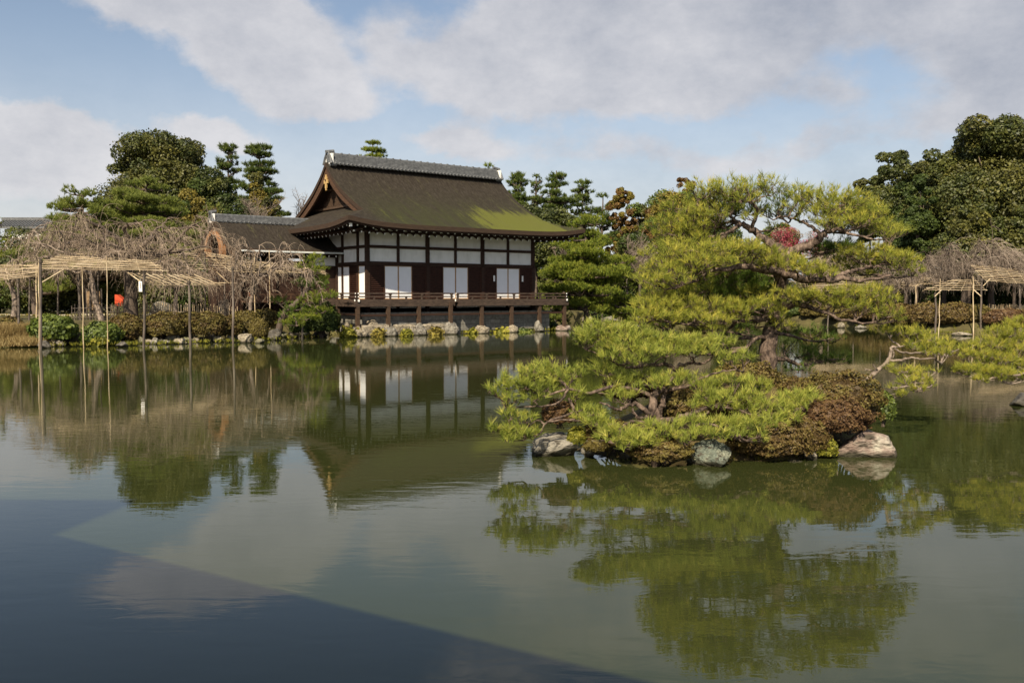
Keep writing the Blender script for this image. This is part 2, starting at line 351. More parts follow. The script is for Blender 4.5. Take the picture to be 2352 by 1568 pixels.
M['island_soil'] = noisy('island_soil', [(0.3, (.05, .035, .016)), (0.5, (.10, .075, .03)), (0.7, (.15, .13, .04))], 3, rough=.95, bump=.9, bscale=14, detail=10)

def water_mat():
    m, nt, b = new_mat('pond_water')
    b.inputs['Base Color'].default_value = (*WATER_COL, 1)
    b.inputs['Roughness'].default_value = .004
    b.inputs['IOR'].default_value = 1.333
    b.inputs['Specular IOR Level'].default_value = .66
    tc = nt.nodes.new('ShaderNodeTexCoord')
    mp = nt.nodes.new('ShaderNodeMapping'); mp.inputs['Scale'].default_value = (.55, 1.5, 1)
    mp.inputs['Rotation'].default_value = (0, 0, math.radians(8))
    nt.links.new(tc.outputs['Object'], mp.inputs[0])
    n = nt.nodes.new('ShaderNodeTexNoise'); n.inputs['Scale'].default_value = 3.2; n.inputs['Detail'].default_value = 4; n.inputs['Roughness'].default_value = .5
    n.inputs['Distortion'].default_value = .6
    nt.links.new(mp.outputs[0], n.inputs['Vector'])
    # breeze patches: ripples are stronger in places
    n2 = nt.nodes.new('ShaderNodeTexNoise'); n2.inputs['Scale'].default_value = .16; n2.inputs['Detail'].default_value = 3
    nt.links.new(tc.outputs['Object'], n2.inputs['Vector'])
    mr = nt.nodes.new('ShaderNodeMapRange'); mr.inputs[1].default_value = .35; mr.inputs[2].default_value = .65; mr.inputs[3].default_value = RIPPLE * .35; mr.inputs[4].default_value = RIPPLE
    nt.links.new(n2.outputs['Fac'], mr.inputs[0])
    bp = nt.nodes.new('ShaderNodeBump'); bp.inputs['Distance'].default_value = .01
    nt.links.new(mr.outputs[0], bp.inputs['Strength'])
    nt.links.new(n.outputs['Fac'], bp.inputs['Height']); nt.links.new(bp.outputs[0], b.inputs['Normal'])
    return m
WATER_COL = (.031, .037, .011)
RIPPLE = .2
M['water'] = water_mat()

# ------------------------------------------------------------------ mesh building
class MB:
    def __init__(s): s.v, s.f, s.n = [], [], 0
    def add(s, v, f, mat=0, var=None):
        v = np.asarray(v, float).reshape(-1, 3); f = np.asarray(f, np.int64)
        if f.ndim == 1: f = f.reshape(1, -1)
        if var is None: var = np.full(len(f), .5)
        elif np.isscalar(var): var = np.full(len(f), float(var))
        s.v.append(v); s.f.append((f + s.n, mat, np.asarray(var, float))); s.n += len(v)
    def box(s, c, size, mat=0, rotz=0.0):
        hx, hy, hz = np.array(size) / 2
        v = np.array([[x, y, z] for z in (-hz, hz) for y in (-hy, hy) for x in (-hx, hx)])
        if rotz:
            ca, sa = math.cos(rotz), math.sin(rotz)
            v = np.stack([v[:, 0] * ca - v[:, 1] * sa, v[:, 0] * sa + v[:, 1] * ca, v[:, 2]], 1)
        s.add(v + np.array(c), [[0, 2, 3, 1], [4, 5, 7, 6], [0, 1, 5, 4], [2, 6, 7, 3], [0, 4, 6, 2], [1, 3, 7, 5]], mat)
    def bar(s, a, b, w, h, mat=0, endmat=None):
        """square bar from a to b, w across, h high"""
        a, b = np.array(a, float), np.array(b, float)
        t = b - a; t /= np.linalg.norm(t)
        up = np.array([0, 0, 1.0]) if abs(t[2]) < .95 else np.array([1.0, 0, 0])
        r = np.cross(t, up); r /= np.linalg.norm(r); u = np.cross(r, t)
        v = [p + r * sx * w / 2 + u * sz * h / 2 for p in (a, b) for sx, sz in ((-1, -1), (1, -1), (1, 1), (-1, 1))]
        s.add(v, [[0, 1, 5, 4], [1, 2, 6, 5], [2, 3, 7, 6], [3, 0, 4, 7]], mat)
        s.add(v, [[0, 3, 2, 1], [4, 5, 6, 7]], mat if endmat is None else endmat)
    def tubes(s, pts, rad, sides=5, mat=0, var=None, caps=False):
        """pts (T,S,3), rad (T,S): many tubes at once"""
        pts = np.asarray(pts, float); rad = np.asarray(rad, float)
        if pts.ndim == 2: pts, rad = pts[None], rad[None]
        T, S, _ = pts.shape
        t = np.gradient(pts, axis=1); t /= np.linalg.norm(t, axis=2, keepdims=True) + 1e-9
        ref = np.zeros_like(t); ref[..., 0] = .31; ref[..., 1] = .87; ref[..., 2] = .38
        r = np.cross(t, ref); r /= np.linalg.norm(r, axis=2, keepdims=True) + 1e-9
        u = np.cross(t, r)
        ang = np.arange(sides) / sides * 2 * PI
        v = pts[:, :, None, :] + rad[:, :, None, None] * (np.cos(ang)[None, None, :, None] * r[:, :, None, :] + np.sin(ang)[None, None, :, None] * u[:, :, None, :])
        idx = np.arange(T * S * sides).reshape(T, S, sides)
        a = idx[:, :-1, :]; b = np.roll(idx, -1, 2)[:, :-1, :]; c = np.roll(idx, -1, 2)[:, 1:, :]; d = idx[:, 1:, :]
        f = np.stack([a, b, c, d], -1).reshape(-1, 4)
        vv = None
        if var is not None: vv = np.repeat(np.asarray(var, float), (S - 1) * sides)
        s.add(v.reshape(-1, 3), f, mat, vv)
        if caps:
            s.add(v.reshape(-1, 3), idx[:, -1, :].reshape(T, sides), mat, None if var is None else np.asarray(var, float))
            s.add(v.reshape(-1, 3), idx[:, 0, ::-1].reshape(T, sides), mat, None if var is None else np.asarray(var, float))
    def grid(s, p, mat=0):
        p = np.asarray(p, float); n, m = p.shape[:2]
        i = np.arange(n * m).reshape(n, m)
        f = np.stack([i[:-1, :-1], i[1:, :-1], i[1:, 1:], i[:-1, 1:]], -1).reshape(-1, 4)
        s.add(p.reshape(-1, 3), f, mat)
    def build(s, name, mats, parent=None, smooth=False):
        me = bpy.data.meshes.new(name)
        V = np.concatenate(s.v).astype(np.float32)
        me.vertices.add(len(V)); me.vertices.foreach_set('co', V.ravel())
        loops = np.concatenate([f.ravel() for f, _, _ in s.f]).astype(np.int32)
        tot = np.concatenate([np.full(len(f), f.shape[1]) for f, _, _ in s.f])
        mi = np.concatenate([np.full(len(f), m) for f, m, _ in s.f]).astype(np.int32)
        var = np.concatenate([w for _, _, w in s.f]).astype(np.float32)
        me.loops.add(len(loops)); me.loops.foreach_set('vertex_index', loops)
        me.polygons.add(len(tot))
        me.polygons.foreach_set('loop_start', np.concatenate([[0], np.cumsum(tot)[:-1]]).astype(np.int32))
        me.polygons.foreach_set('material_index', mi)
        me.polygons.foreach_set('use_smooth', np.full(len(tot), smooth))
        at = me.attributes.new('var', 'FLOAT', 'FACE'); at.data.foreach_set('value', var)
        me.update(calc_edges=True); me.validate()
        for m in (mats if isinstance(mats, (list, tuple)) else [mats]): me.materials.append(m)
        o = bpy.data.objects.new(name, me); COL.objects.link(o)
        if parent is not None: o.parent = parent
        return o

def tag(o, label=None, cat=None, group=None, kind=None):
    if label: o['label'] = label
    if cat: o['category'] = cat
    if group: o['group'] = group
    if kind: o['kind'] = kind
    return o

def empty(name, loc, label, cat, group=None, rotz=0.0):
    o = bpy.data.objects.new(name, None); COL.objects.link(o)
    o.location = [float(v) for v in loc]; o.rotation_euler = (0, 0, rotz); o.empty_display_size = .3
    return tag(o, label, cat, group)

class Off(MB):
    """mesh builder in world coordinates, stored relative to its thing's base"""
    def __init__(s, base): super().__init__(); s.base = np.array(base, float)
    def build(s, *a, **k):
        s.v = [v - s.base for v in s.v]
        return super().build(*a, **k)

def unit(v): return v / (np.linalg.norm(v, axis=-1, keepdims=True) + 1e-9)
def smooth_path(pts, n=24):
    """Catmull-Rom through points"""
    p = np.array(pts, float)
    p = np.vstack([2 * p[0] - p[1], p, 2 * p[-1] - p[-2]])
    out = []
    segs = len(p) - 3
    for t in np.linspace(0, segs - 1e-6, n):
        i = int(t); u = t - i
        a, b, c, d = p[i:i + 4]
        out.append(.5 * ((2 * b) + (c - a) * u + (2 * a - 5 * b + 4 * c - d) * u * u + (3 * b - a - 3 * c + d) * u ** 3))
    return np.array(out)

# ------------------------------------------------------------------ building frame: a along the front, c to the back
TH = math.radians(37.3)
B0 = np.array([-8.087, 51.0, 0.0])
UX, VX = np.array([math.cos(TH), math.sin(TH), 0]), np.array([-math.sin(TH), math.cos(TH), 0])
def BL(a, c, z=0.0): return B0 + UX * a + VX * c + np.array([0, 0, z])

# ------------------------------------------------------------------ ground, water, path
pond = [(-60, -25), (-60, 30)] + [tuple(PZ(x, y)[:2]) for x, y in ((-350, 797), (0, 798), (90, 795), (200, 792), (330, 789), (440, 784), (560, 779), (650, 770), (760, 767))]
pond += [tuple(BL(-.9, -.8)[:2]), tuple(BL(12.4, -.8)[:2]), tuple(BL(12.4, 12)[:2])]
pond += [tuple(PZ(x, y)[:2]) for x, y in ((1300, 737), (1440, 736), (1600, 737), (1750, 741), (1900, 746), (2023, 752), (2120, 764), (2280, 769), (2352, 771), (2600, 775))]
pond += [(60, 50), (60, -25)]
pond = np.array(pond)
def pond_sd(x, y):
    """signed distance to the pond edge, negative over water"""
    x = np.asarray(x, float); y = np.asarray(y, float)
    d = np.full(x.shape, 1e9); inside = np.zeros(x.shape, bool)
    n = len(pond)
    for i in range(n):
        ax, ay = pond[i]; bx, by = pond[(i + 1) % n]
        ex, ey = bx - ax, by - ay
        t = np.clip(((x - ax) * ex + (y - ay) * ey) / (ex * ex + ey * ey), 0, 1)
        d = np.minimum(d, np.hypot(x - ax - t * ex, y - ay - t * ey))
        c = ((ay > y) != (by > y)) & (x < (bx - ax) * (y - ay) / (by - ay + 1e-12) + ax)
        inside ^= c
    return np.where(inside, -d, d)
def sstep(t): t = np.clip(t, 0, 1); return t * t * (3 - 2 * t)
def ground_z(x, y):
    s = pond_sd(x, y)
    z = np.where(s < 0, -1.1 * sstep(-s / 1.2) + .02, .02 + .55 * sstep(s / .5) + .45 * sstep(s / 4))
    return z + .05 * np.sin(np.asarray(x) * .9) * np.sin(np.asarray(y) * .7) * (s > 0.5) + .0008 * np.clip(s - 20, 0, 300)
def gz(x, y): return float(ground_z(np.array([x]), np.array([y]))[0])

xs = np.concatenate([[-3000, -800, -300, -140, -90], np.arange(-62, 62.1, .5), [90, 140, 300, 800, 3000]])
ys = np.concatenate([[-3000, -800, -200, -80, -40], np.arange(-28, 100.1, .5), [120, 160, 300, 800, 3500]])
gx, gy = np.meshgrid(xs, ys, indexing='ij')
g = MB(); g.grid(np.stack([gx, gy, ground_z(gx, gy)], -1))
tag(g.build('ground', M['soil'], smooth=True), kind='structure', label='mossy brown garden ground around the pond')
w = MB(); w.add([(-70, -32, 0), (70, -32, 0), (70, 110, 0), (-70, 110, 0)], [[0, 1, 2, 3]])
tag(w.build('pond_water', M['water']), kind='structure', label='green still pond water with soft ripples')
pp = []
for t in np.linspace(0, 1, 40):
    row = []
    for k in np.linspace(-1, 1, 7):
        x = -46 + 36 * t; y = 56.5 - 1.2 * t + k * 1.9 + .5 * math.sin(t * 9)
        row.append((x, y, gz(x, y) + .03))
    pp.append(row)
w = MB(); w.grid(np.array(pp))
tag(w.build('path', M['gravel'], smooth=True), kind='structure', label='pale sandy garden path')

# island mound
IC, IR = np.array([3.55, 14.6]), np.array([2.55, 2.15])
def island_z(x, y):
    ang = np.arctan2((y - IC[1]) / IR[1], (x - IC[0]) / IR[0])
    r = np.hypot((x - IC[0]) / IR[0], (y - IC[1]) / IR[1]) / (1 + .06 * np.sin(3 * ang + 1) + .04 * np.sin(7 * ang))
    r = r / np.where((x < IC[0]) & (y < IC[1] + .6), 1 + .28 * np.exp(-((ang + 2.6) / .45) ** 2), 1)
    return 1.15 * (1 - sstep(r ** 1.0 * .93)) - .08 + .03 * np.sin(x * 5) * np.sin(y * 6)
def iz(x, y): return float(island_z(np.array([x]), np.array([y]))[0])
gx, gy = np.meshgrid(np.linspace(-.8, 7, 80), np.linspace(11, 18.2, 80), indexing='ij')
zz = island_z(gx, gy); zz = np.where(zz < -.04, zz - .4, zz)
g = MB(); g.grid(np.stack([gx, gy, zz], -1))
tag(g.build('island_ground', M['island_soil'], smooth=True), kind='structure', label='low mound of the small pond island')

# ------------------------------------------------------------------ the pavilion
pav = empty('lakeside_pavilion', B0, 'white and dark timber temple hall with a mossy bark roof and veranda over the pond', 'temple building', rotz=TH)
BACK = 8.28; LEN = 11.8
prof_c = np.array([-2.37, -1.2, 0, 1.0, 2.3, 3.4, 3.9, 4.14]); prof_z = np.array([6.1, 6.60, 7.2, 7.68, 8.42, 9.25, 9.75, 10.05])
cc = np.linspace(-2.37, 4.14, 200)
_pz = np.interp(cc, prof_c, prof_z)
for _ in range(60): _pz[1:-1] = (_pz[:-2] + 2 * _pz[1:-1] + _pz[2:]) / 4
def prof(c): return np.interp(c, cc, _pz)
def lift(along, out):
    """upturned corners: along = distance from the corner on the eave, out = how far outside the wall"""
    return .33 * np.exp(-(np.clip(along, 0, None) / 1.5) ** 1.3) * np.clip(out / 2.37, 0, 1) ** 1.4
ROOF_T = .25
def shell(mb, top, thick, mat_top=0, mat_edge=1, rims='abcd'):
    """curved slab: top grid (n,m,3), its underside and the chosen rims"""
    n, m = top.shape[:2]
    bot = top - np.array([0, 0, thick])
    mb.grid(top, mat_top); mb.grid(bot[:, ::-1], 2)
    if 'a' in rims: mb.grid(np.stack([top[0], bot[0]]), mat_edge)
    if 'b' in rims: mb.grid(np.stack([bot[-1], top[-1]]), mat_edge)
    if 'c' in rims: mb.grid(np.stack([bot[:, 0], top[:, 0]]), mat_edge)
    if 'd' in rims: mb.grid(np.stack([top[:, -1], bot[:, -1]]), mat_edge)
def front_grid(back=False):
    cs = np.concatenate([np.linspace(-2.37, -.42, 14), np.linspace(-.36, 4.14, 26)])
    rows = []
    for c in cs:
        a0 = c if c < -.40 else -.5 - .18 * math.exp(-((c + .36) / .55) ** 2) * 0
        aa = np.linspace(a0, LEN - a0, 70)
        z = prof(c) + lift(np.minimum(aa + 2.37, LEN + 2.37 - aa), -c) + (-.03) * 0
        y = np.full_like(aa, c if not back else BACK - c)
        rows.append(np.stack([aa, y, z], -1))
    return np.array(rows)
r = MB()
t = front_grid(); shell(r, t, ROOF_T, rims='acd')
t2 = front_grid(True)[:, ::-1]; shell(r, t2, ROOF_T, rims='acd')
for side in (0, 1):
    rows = []
    for a in np.linspace(-2.37, .40, 22):
        c = np.linspace(a, BACK - a, 50)
        z = prof(a) + lift(np.minimum(c + 2.37, BACK + 2.37 - c), -a) - (.02 if a > -.42 else 0)
        x = np.full_like(c, a if side == 0 else LEN - a)
        rows.append(np.stack([x, c, z], -1))
    t = np.array(rows)
    if side == 0: t = t[:, ::-1]
    shell(r, t, ROOF_T, rims='a')
roof = r.build('roof', [M['thatch'], M['thatch_edge'], M['dark_wood']], pav, smooth=True)
for p in roof.data.polygons:
    if p.material_index == 1: p.use_smooth = False
# eave board under the bark layer
e = MB()
for (axis, fixed, a0, a1) in (('a', -2.26, -2.26, LEN + 2.26), ('a', BACK + 2.26, -2.26, LEN + 2.26), ('c', -2.26, -2.26, BACK + 2.26), ('c', LEN + 2.26, -2.26, BACK + 2.26)):
    s_ = np.linspace(a0, a1, 50)
    l = lift(np.minimum(s_ - a0 + .1, a1 - s_ + .1), 2.3)
    z = prof(-2.26) - ROOF_T + l
    if axis == 'a': top = np.stack([s_, np.full_like(s_, fixed), z], -1); off = np.array([0, .12 if fixed < 0 else -.12, 0])
    else: top = np.stack([np.full_like(s_, fixed), s_, z], -1); off = np.array([.12 if fixed < 0 else -.12, 0, 0])
    b_ = top - np.array([0, 0, .13])
    e.grid(np.stack([top, b_]), 0); e.grid(np.stack([top + off, b_ + off]), 0); e.grid(np.stack([b_, b_ + off]), 0)
e.build('eave_board', [M['dark_wood']], pav)
# gable: curved barge boards, latticed wall, gold pendant
for side in (0, 1):
    sgn = 1 if side == 0 else -1
    x0 = -.42 if side == 0 else LEN + .42
    gm = MB()
    for back in (0, 1):
        c = np.linspace(-.15, 4.14, 30); z = prof(c)
        y = c if not back else BACK - c
        up = np.stack([np.full_like(c, x0), y, z - ROOF_T - .01], -1)
        wdt = np.interp(c, [0, 4.14], [.30, .52])
        lo = up - np.stack([0 * c, 0 * c, wdt], -1)
        off = np.array([.12 * sgn, 0, 0])
        gm.grid(np.stack([up, lo]), 0); gm.grid(np.stack([up + off, lo + off]), 0); gm.grid(np.stack([lo, lo + off]), 0)
    gm.build('barge_board', [M['barge_wood']], pav)
    wm = MB()
    xw = .36 if side == 0 else LEN - .36
    c = np.linspace(.1, 4.14, 40)
    cfull = np.concatenate([c, BACK - c[::-1][1:]])
    zt = np.concatenate([prof(c), prof(c)[::-1][1:]]) - ROOF_T - .02
    wm.grid(np.stack([np.stack([np.full_like(cfull, xw), cfull, np.full_like(cfull, 7.0)], -1), np.stack([np.full_like(cfull, xw), cfull, zt], -1)]), 0)
    for y in np.arange(.6, BACK - .5, .16):
        top = prof(min(y, BACK - y)) - .75
        if top > 7.35: wm.box((xw - .05 * sgn, y, (7.2 + top) / 2), (.06, .06, top - 7.2), 1)
    wm.box((xw - .12 * sgn, BACK / 2, 7.46), (.1, BACK - 1.6, .12), 1)
    wm.box((xw - .14 * sgn, BACK / 2, 8.55), (.1, 3.2, .10), 1)
    wm.build('gable_wall', [M['dark_wood'], M['brown_wood']], pav)
    pm = MB()
    for (y, z, sx, sz) in ((0, 9.05, .26, .3), (-.17, 8.92, .16, .22), (.17, 8.92, .16, .22), (0, 8.72, .2, .34), (0, 8.5, .1, .18), (0, 9.25, .12, .16)):
        pm.box((x0 - .03 * sgn, BACK / 2 + y, z), (.06 + .01 * sz, sx, sz), 0)
    pm.box((x0 - .07 * sgn, BACK / 2, 9.0), (.05, .1, .1), 1)
    pm.build('gable_pendant', [M['gold'], M['dark_wood']], pav)
# tiled ridge
rd = MB()
x0, x1 = -.15, LEN + .15
for (zc, h, wd) in ((10.02, .16, .95), (10.16, .10, .78), (10.27, .09, .66), (10.37, .09, .58), (10.46, .08, .50)):
    rd.box(((x0 + x1) / 2, BACK / 2, zc), (x1 - x0, wd, h), 0)
s_ = np.array([[x0, BACK / 2, 10.53], [x1, BACK / 2, 10.53]]); rd.tubes(s_, np.array([.13, .13]), 8, 0, caps=True)
for x in np.arange(x0 + .1, x1, .26):
    for sg in (-1, 1):
        rd.tubes(np.array([[x, BACK / 2 + sg * .3, 10.06], [x, BACK / 2 + sg * .56, 9.93]]), np.array([.075, .075]), 6, 0, caps=True)
for x in np.arange(x0 + .2, x1, .5): rd.box((x, BACK / 2, 10.60), (.05, .24, .16), 0)
ridge = rd.build('ridge', [M['tile']], roof)
def ridge_end(x, c, z, s, parent, sg):
    m_ = MB()
    m_.box((x, c, z), (.12 * s, .86 * s, .62 * s), 0)                      # white plaster
    m_.box((x - .05 * s * sg, c, z + .02 * s), (.1 * s, .34 * s, .4 * s), 1)       # tile face
    for k in (-1, 1):
        m_.tubes(np.array([[x - .1 * s * sg, c + k * .5 * s, z - .3 * s], [x - .1 * s * sg, c + k * .34 * s, z + .1 * s], [x - .1 * s * sg, c + k * .1 * s, z + .42 * s]]), np.array([.1, .07, .06]) * s, 6, 1, caps=True)
        m_.tubes(np.array([[x - .12 * s * sg, c + k * .34 * s, z - .34 * s], [x + .3 * s * sg, c + k * .34 * s, z - .34 * s]]), np.array([.1, .1]) * s, 7, 1, caps=True)
        m_.tubes(np.array([[x - .12 * s * sg, c + k * .2 * s, z + .16 * s], [x + .2 * s * sg, c + k * .2 * s, z + .16 * s]]), np.array([.07, .07]) * s, 7, 1, caps=True)
    m_.tubes(np.array([[x - .22 * s * sg, c, z + .42 * s], [x + .3 * s * sg, c, z + .5 * s]]), np.array([.1, .1]) * s, 8, 1, caps=True)
    m_.build('ridge_end_tile', [M['white_paint'], M['tile']], parent)
ridge_end(x0 - .08, BACK / 2, 10.25, 1.0, roof, 1)
ridge_end(x1 + .08, BACK / 2, 10.25, 1.0, roof, -1)

# walls
ZB, ZL, ZU, ZT = 1.98, 4.05, 4.98, 5.85
def wall_part(name, mats, fn):
    m_ = MB(); fn(m_); return m_.build(name, mats, pav)
FC = [0, 1.97, 3.93, 5.90, 7.87, 9.83, 11.8]       # column lines along the front
LCc = [0, 1.06, 2.95, 4.87, 6.6, 8.28]             # along the left side
def panels(lo, hi, nm):
    for i in range(6):
        m_ = MB(); m_.box(((FC[i] + FC[i + 1]) / 2, .04, (lo + hi) / 2), (FC[i + 1] - FC[i] - .14, .05, hi - lo), 0); m_.build(nm, [M['plaster']], pav)
    for i in range(5):
        m_ = MB(); m_.box((.04, (LCc[i] + LCc[i + 1]) / 2, (lo + hi) / 2), (.05, LCc[i + 1] - LCc[i] - .14, hi - lo), 0); m_.build(nm, [M['plaster']], pav)
panels(ZL + .1, ZU - .08, 'plaster_panel')
panels(ZU + .08, ZT + .12, 'plaster_panel')
def posts_fn(x, y, wd, z0, z1):
    m_ = MB(); m_.box((x, y, (z0 + z1) / 2), (wd, wd, z1 - z0)); return m_.build('post', [M['dark_wood']], pav)
for x in FC:
    big = x in (0, 3.93, 7.87, 11.8)
    posts_fn(x, .0, .22 if big else .15, (1.2 if big else ZL + .1), 6.35)
for y in LCc[1:]: posts_fn(.0, y, .16, 1.2, 6.35)
for y in LCc[1:]: posts_fn(LEN, y, .16, 1.2, 6.35)
for z, h in ((ZL, .2), (ZU, .16), (ZT + .25, .26), (ZB - .06, .18)):
    m_ = MB()
    m_.box((LEN / 2, -.035, z), (LEN + .02, .15, h)); m_.box((-.036, BACK / 2, z), (.15, BACK + .02, h * .98))
    m_.build('beam', [M['dark_wood']], pav)
m_ = MB()
m_.box((LEN / 2, BACK, 3.9), (LEN - .3, .1, 5.3)); m_.box((LEN, BACK / 2, 3.9), (.1, BACK - .3, 5.3)); m_.box((LEN / 2, .12, 6.5), (LEN, .05, .8)); m_.box((.12, BACK / 2, 6.5), (.05, BACK, .8))
m_.build('back_wall', [M['dark_wood']], pav)
m_ = MB(); m_.box((LEN / 2, .14, 2.95), (LEN - .2, .06, 2.1)); m_.box((.14, BACK / 2, 2.95), (.06, BACK - .2, 2.1)); m_.build('dark_interior_sheet', [M['dark_void']], pav)  # near-black sheet behind doors and louvers, its colour standing for the unlit interior
m_ = MB()
for i in range(6): m_.box(((FC[i] + FC[i + 1]) / 2, .06, 1.62), (1.72, .05, .22), 0)
m_.build('floor_skirt', [M['plaster']], pav)

def door(x0, x1, axis):
    """one white paper leaf in a slim wooden frame"""
    z0, z1 = ZB + .04, 3.92
    def bx(m_, u0, u1, lo, hi, dpt, th, mat=0):
        if axis == 'a': m_.box(((u0 + u1) / 2, dpt, (lo + hi) / 2), (u1 - u0, th, hi - lo), mat)
        else: m_.box((dpt, (u0 + u1) / 2, (lo + hi) / 2), (th, u1 - u0, hi - lo), mat)
    p_ = MB(); bx(p_, x0 + .03, x1 - .03, z0 + .05, z1 - .03, .0, .03); po = p_.build('sliding_door', [M['paper']], pav)
    f_ = MB()
    bx(f_, x0, x0 + .035, z0, z1, -.01, .06); bx(f_, x1 - .035, x1, z0, z1, -.01, .06); bx(f_, x0 + .035, x1 - .035, z0, z0 + .06, -.01, .06); bx(f_, x0 + .035, x1 - .035, z1 - .035, z1, -.01, .06)
    f_.build('frame', [M['tan_wood']], po)
def louver(x0, x1, axis):
    z0, z1 = ZB + .04, 3.95
    m_ = MB()
    def bx(u0, u1, lo, hi, dpt, th):
        if axis == 'a': m_.box(((u0 + u1) / 2, dpt, (lo + hi) / 2), (u1 - u0, th, hi - lo))
        else: m_.box((dpt, (u0 + u1) / 2, (lo + hi) / 2), (th, u1 - u0, hi - lo))
    bx(x0, x1, z0, z1, .02, .03)
    bx(x0, x0 + .07, z0, z1, -.03, .07); bx(x1 - .07, x1, z0, z1, -.03, .07)
    for z in np.arange(z0 + .06, z1 - .02, .112): bx(x0 + .07, x1 - .07, z, z + .05, -.025, .06)
    m_.build('louver_panel', [M['louver']], pav)
for k in range(3):
    xa, xb = FC[2 * k], FC[2 * k + 2]; xm = FC[2 * k + 1]
    louver(xa + .11, xm - .91, 'a'); louver(xm + .91, xb - .11, 'a')
    door(xm - .90, xm, 'a'); door(xm, xm + .90, 'a')
door(.13, .97, 'c')
louver(1.15, 2.08, 'c'); door(2.1, 2.94, 'c'); door(2.94, 3.78, 'c'); louver(3.8, 4.78, 'c'); louver(4.96, 6.5, 'c'); louver(6.7, 8.1, 'c')
for x in (8.72, 10.94):
    m_ = MB(); m_.box((x, -.08, 3.28), (.11, .03, .36), 0); m_.box((x, -.06, 3.28), (.15, .02, .40), 1); m_.build('wall_plaque', [M['white_paint'], M['dark_wood']], pav)

# bracket blocks on the posts
for x in FC:
    m_ = MB(); m_.box((x, -.16, 5.92), (.62, .2, .16)); m_.box((x, -.2, 5.8), (.34, .22, .12)); m_.build('bracket', [M['dark_wood']], pav)
for y in LCc[1:4]:
    m_ = MB(); m_.box((-.16, y, 5.92), (.2, .62, .16)); m_.box((-.2, y, 5.8), (.22, .34, .12)); m_.build('bracket', [M['dark_wood']], pav)
# rafters with white painted ends
def rafter(axis, u):
    l = lambda out: float(lift(np.array(min(u + 2.37, (LEN if axis == 'a' else BACK) + 2.37 - u)), out))
    m_ = MB()
    def pt(out, z): return (u, -out, z) if axis == 'a' else (-out, u, z)
    zt = lambda out: float(prof(-out)) - ROOF_T + l(out)
    m_.bar(pt(.9, zt(.9) - .20), pt(2.12, zt(2.12) - .19), .085, .10, 0, 1)
    if 0 <= u <= (LEN if axis == 'a' else BACK): s0 = 0
    else: s0 = .9
    m_.bar(pt(s0, 6.28 if s0 == 0 else 5.98), pt(1.66, 5.56 + l(1.66) * .9), .085, .10, 0, 1)
    m_.build('rafter', [M['dark_wood'], M['white_paint']], pav)
for u in np.linspace(-1.7, LEN + 1.7, 33): rafter('a', float(u))
for u in np.linspace(-1.7, BACK + 1.7, 25): rafter('c', float(u))
for (sx, sy) in ((1, 1), (-1, 1)):
    x_ = lambda o: -o if sx == 1 else LEN + o
    m_ = MB(); m_.bar((x_(0), 0, 6.3), (x_(2.08), -2.08, 5.98), .17, .22, 0, 1); m_.build('hip_rafter', [M['dark_wood'], M['white_paint']], pav)
m_ = MB(); m_.box((LEN / 2, -1.5, 5.72), (LEN + 2.9, .1, .1)); m_.box((-1.5, BACK / 2, 5.72), (.1, BACK + 2.9, .098)); m_.build('purlin', [M['dark_wood']], pav)

# veranda
dk = MB()
ZD = 1.93
dk.box((1.7, -.72, ZD - .05), (6.4, 1.42, .09)); dk.box((9.1, -.85, ZD - .05), (8.4, 1.68, .088))
dk.box((-.75, 3.6, ZD - .05), (1.4, 7.3, .092)); dk.box((12.55, 3.5, ZD - .05), (1.48, 7.0, .09))
deck = dk.build('veranda_deck', [M['deck_wood']], pav)
db = MB()
db.box((1.7, -1.36, ZD - .2), (6.46, .14, .2)); db.box((9.2, -1.62, ZD - .2), (8.4, .14, .2)); db.box((-1.37, 2.9, ZD - .2), (.14, 8.4, .2)); db.box((13.22, 2.6, ZD - .2), (.14, 8.3, .2))
db.build('edge_beam', [M['deck_wood']], pav)
def rail_run(p0, p1, over=(0.12, 0.12)):
    p0, p1 = np.array(p0, float), np.array(p1, float)
    t = unit(p1 - p0)
    a, b = p0 - t * over[0], p1 + t * over[1]
    m_ = MB()
    z = lambda k: np.array([0, 0, k])
    m_.bar(a + z(ZD + .42), b + z(ZD + .42), .075, .075, 0, 1)
    m_.bar(a + z(ZD + .245), b + z(ZD + .245), .06, .07, 0, 1)
    m_.bar(a - t * .04 + z(ZD + .035), b + t * .04 + z(ZD + .035), .12, .13, 0, 1)
    n = max(2, int(round(np.linalg.norm(p1 - p0) / 1.0)))
    for i in range(n + 1):
        q = p0 + (p1 - p0) * i / n
        full = i % 2 == 0
        m_.bar(q + z(ZD + .1), q + z(ZD + (.385 if full else .215)), .09, .09, 0)
        if full: m_.box(q + z(ZD + .36), (.14, .14, .05), 0)
    m_.build('railing', [M['deck_wood'], M['white_paint']], pav)
rail_run((-1.33, -1.33, 0), (4.75, -1.33, 0)); rail_run((5.0, -1.60, 0), (13.2, -1.60, 0)); rail_run((-1.33, -1.33, .0), (-1.33, 5.2, 0)); rail_run((13.2, -1.6, 0), (13.2, 5.0, 0))
VP = [(-1.33, -1.33), (.55, -1.33), (2.52, -1.33), (4.6, -1.45), (6.72, -1.55), (8.94, -1.55), (11.12, -1.55), (13.15, -1.55)]
for (x, y) in VP:
    m_ = MB(); m_.box((x, y, 1.06), (.19, .19, 1.55)); m_.build('veranda_post', [M['brown_wood']], pav)
for y in (1.0, 3.0):
    m_ = MB(); m_.box((-1.33, y, 1.0), (.17, .17, 1.65)); m_.build('veranda_post', [M['brown_wood']], pav)
    m_ = MB(); m_.box((13.15, y + .4, 1.0), (.17, .17, 1.65)); m_.build('veranda_post', [M['brown_wood']], pav)
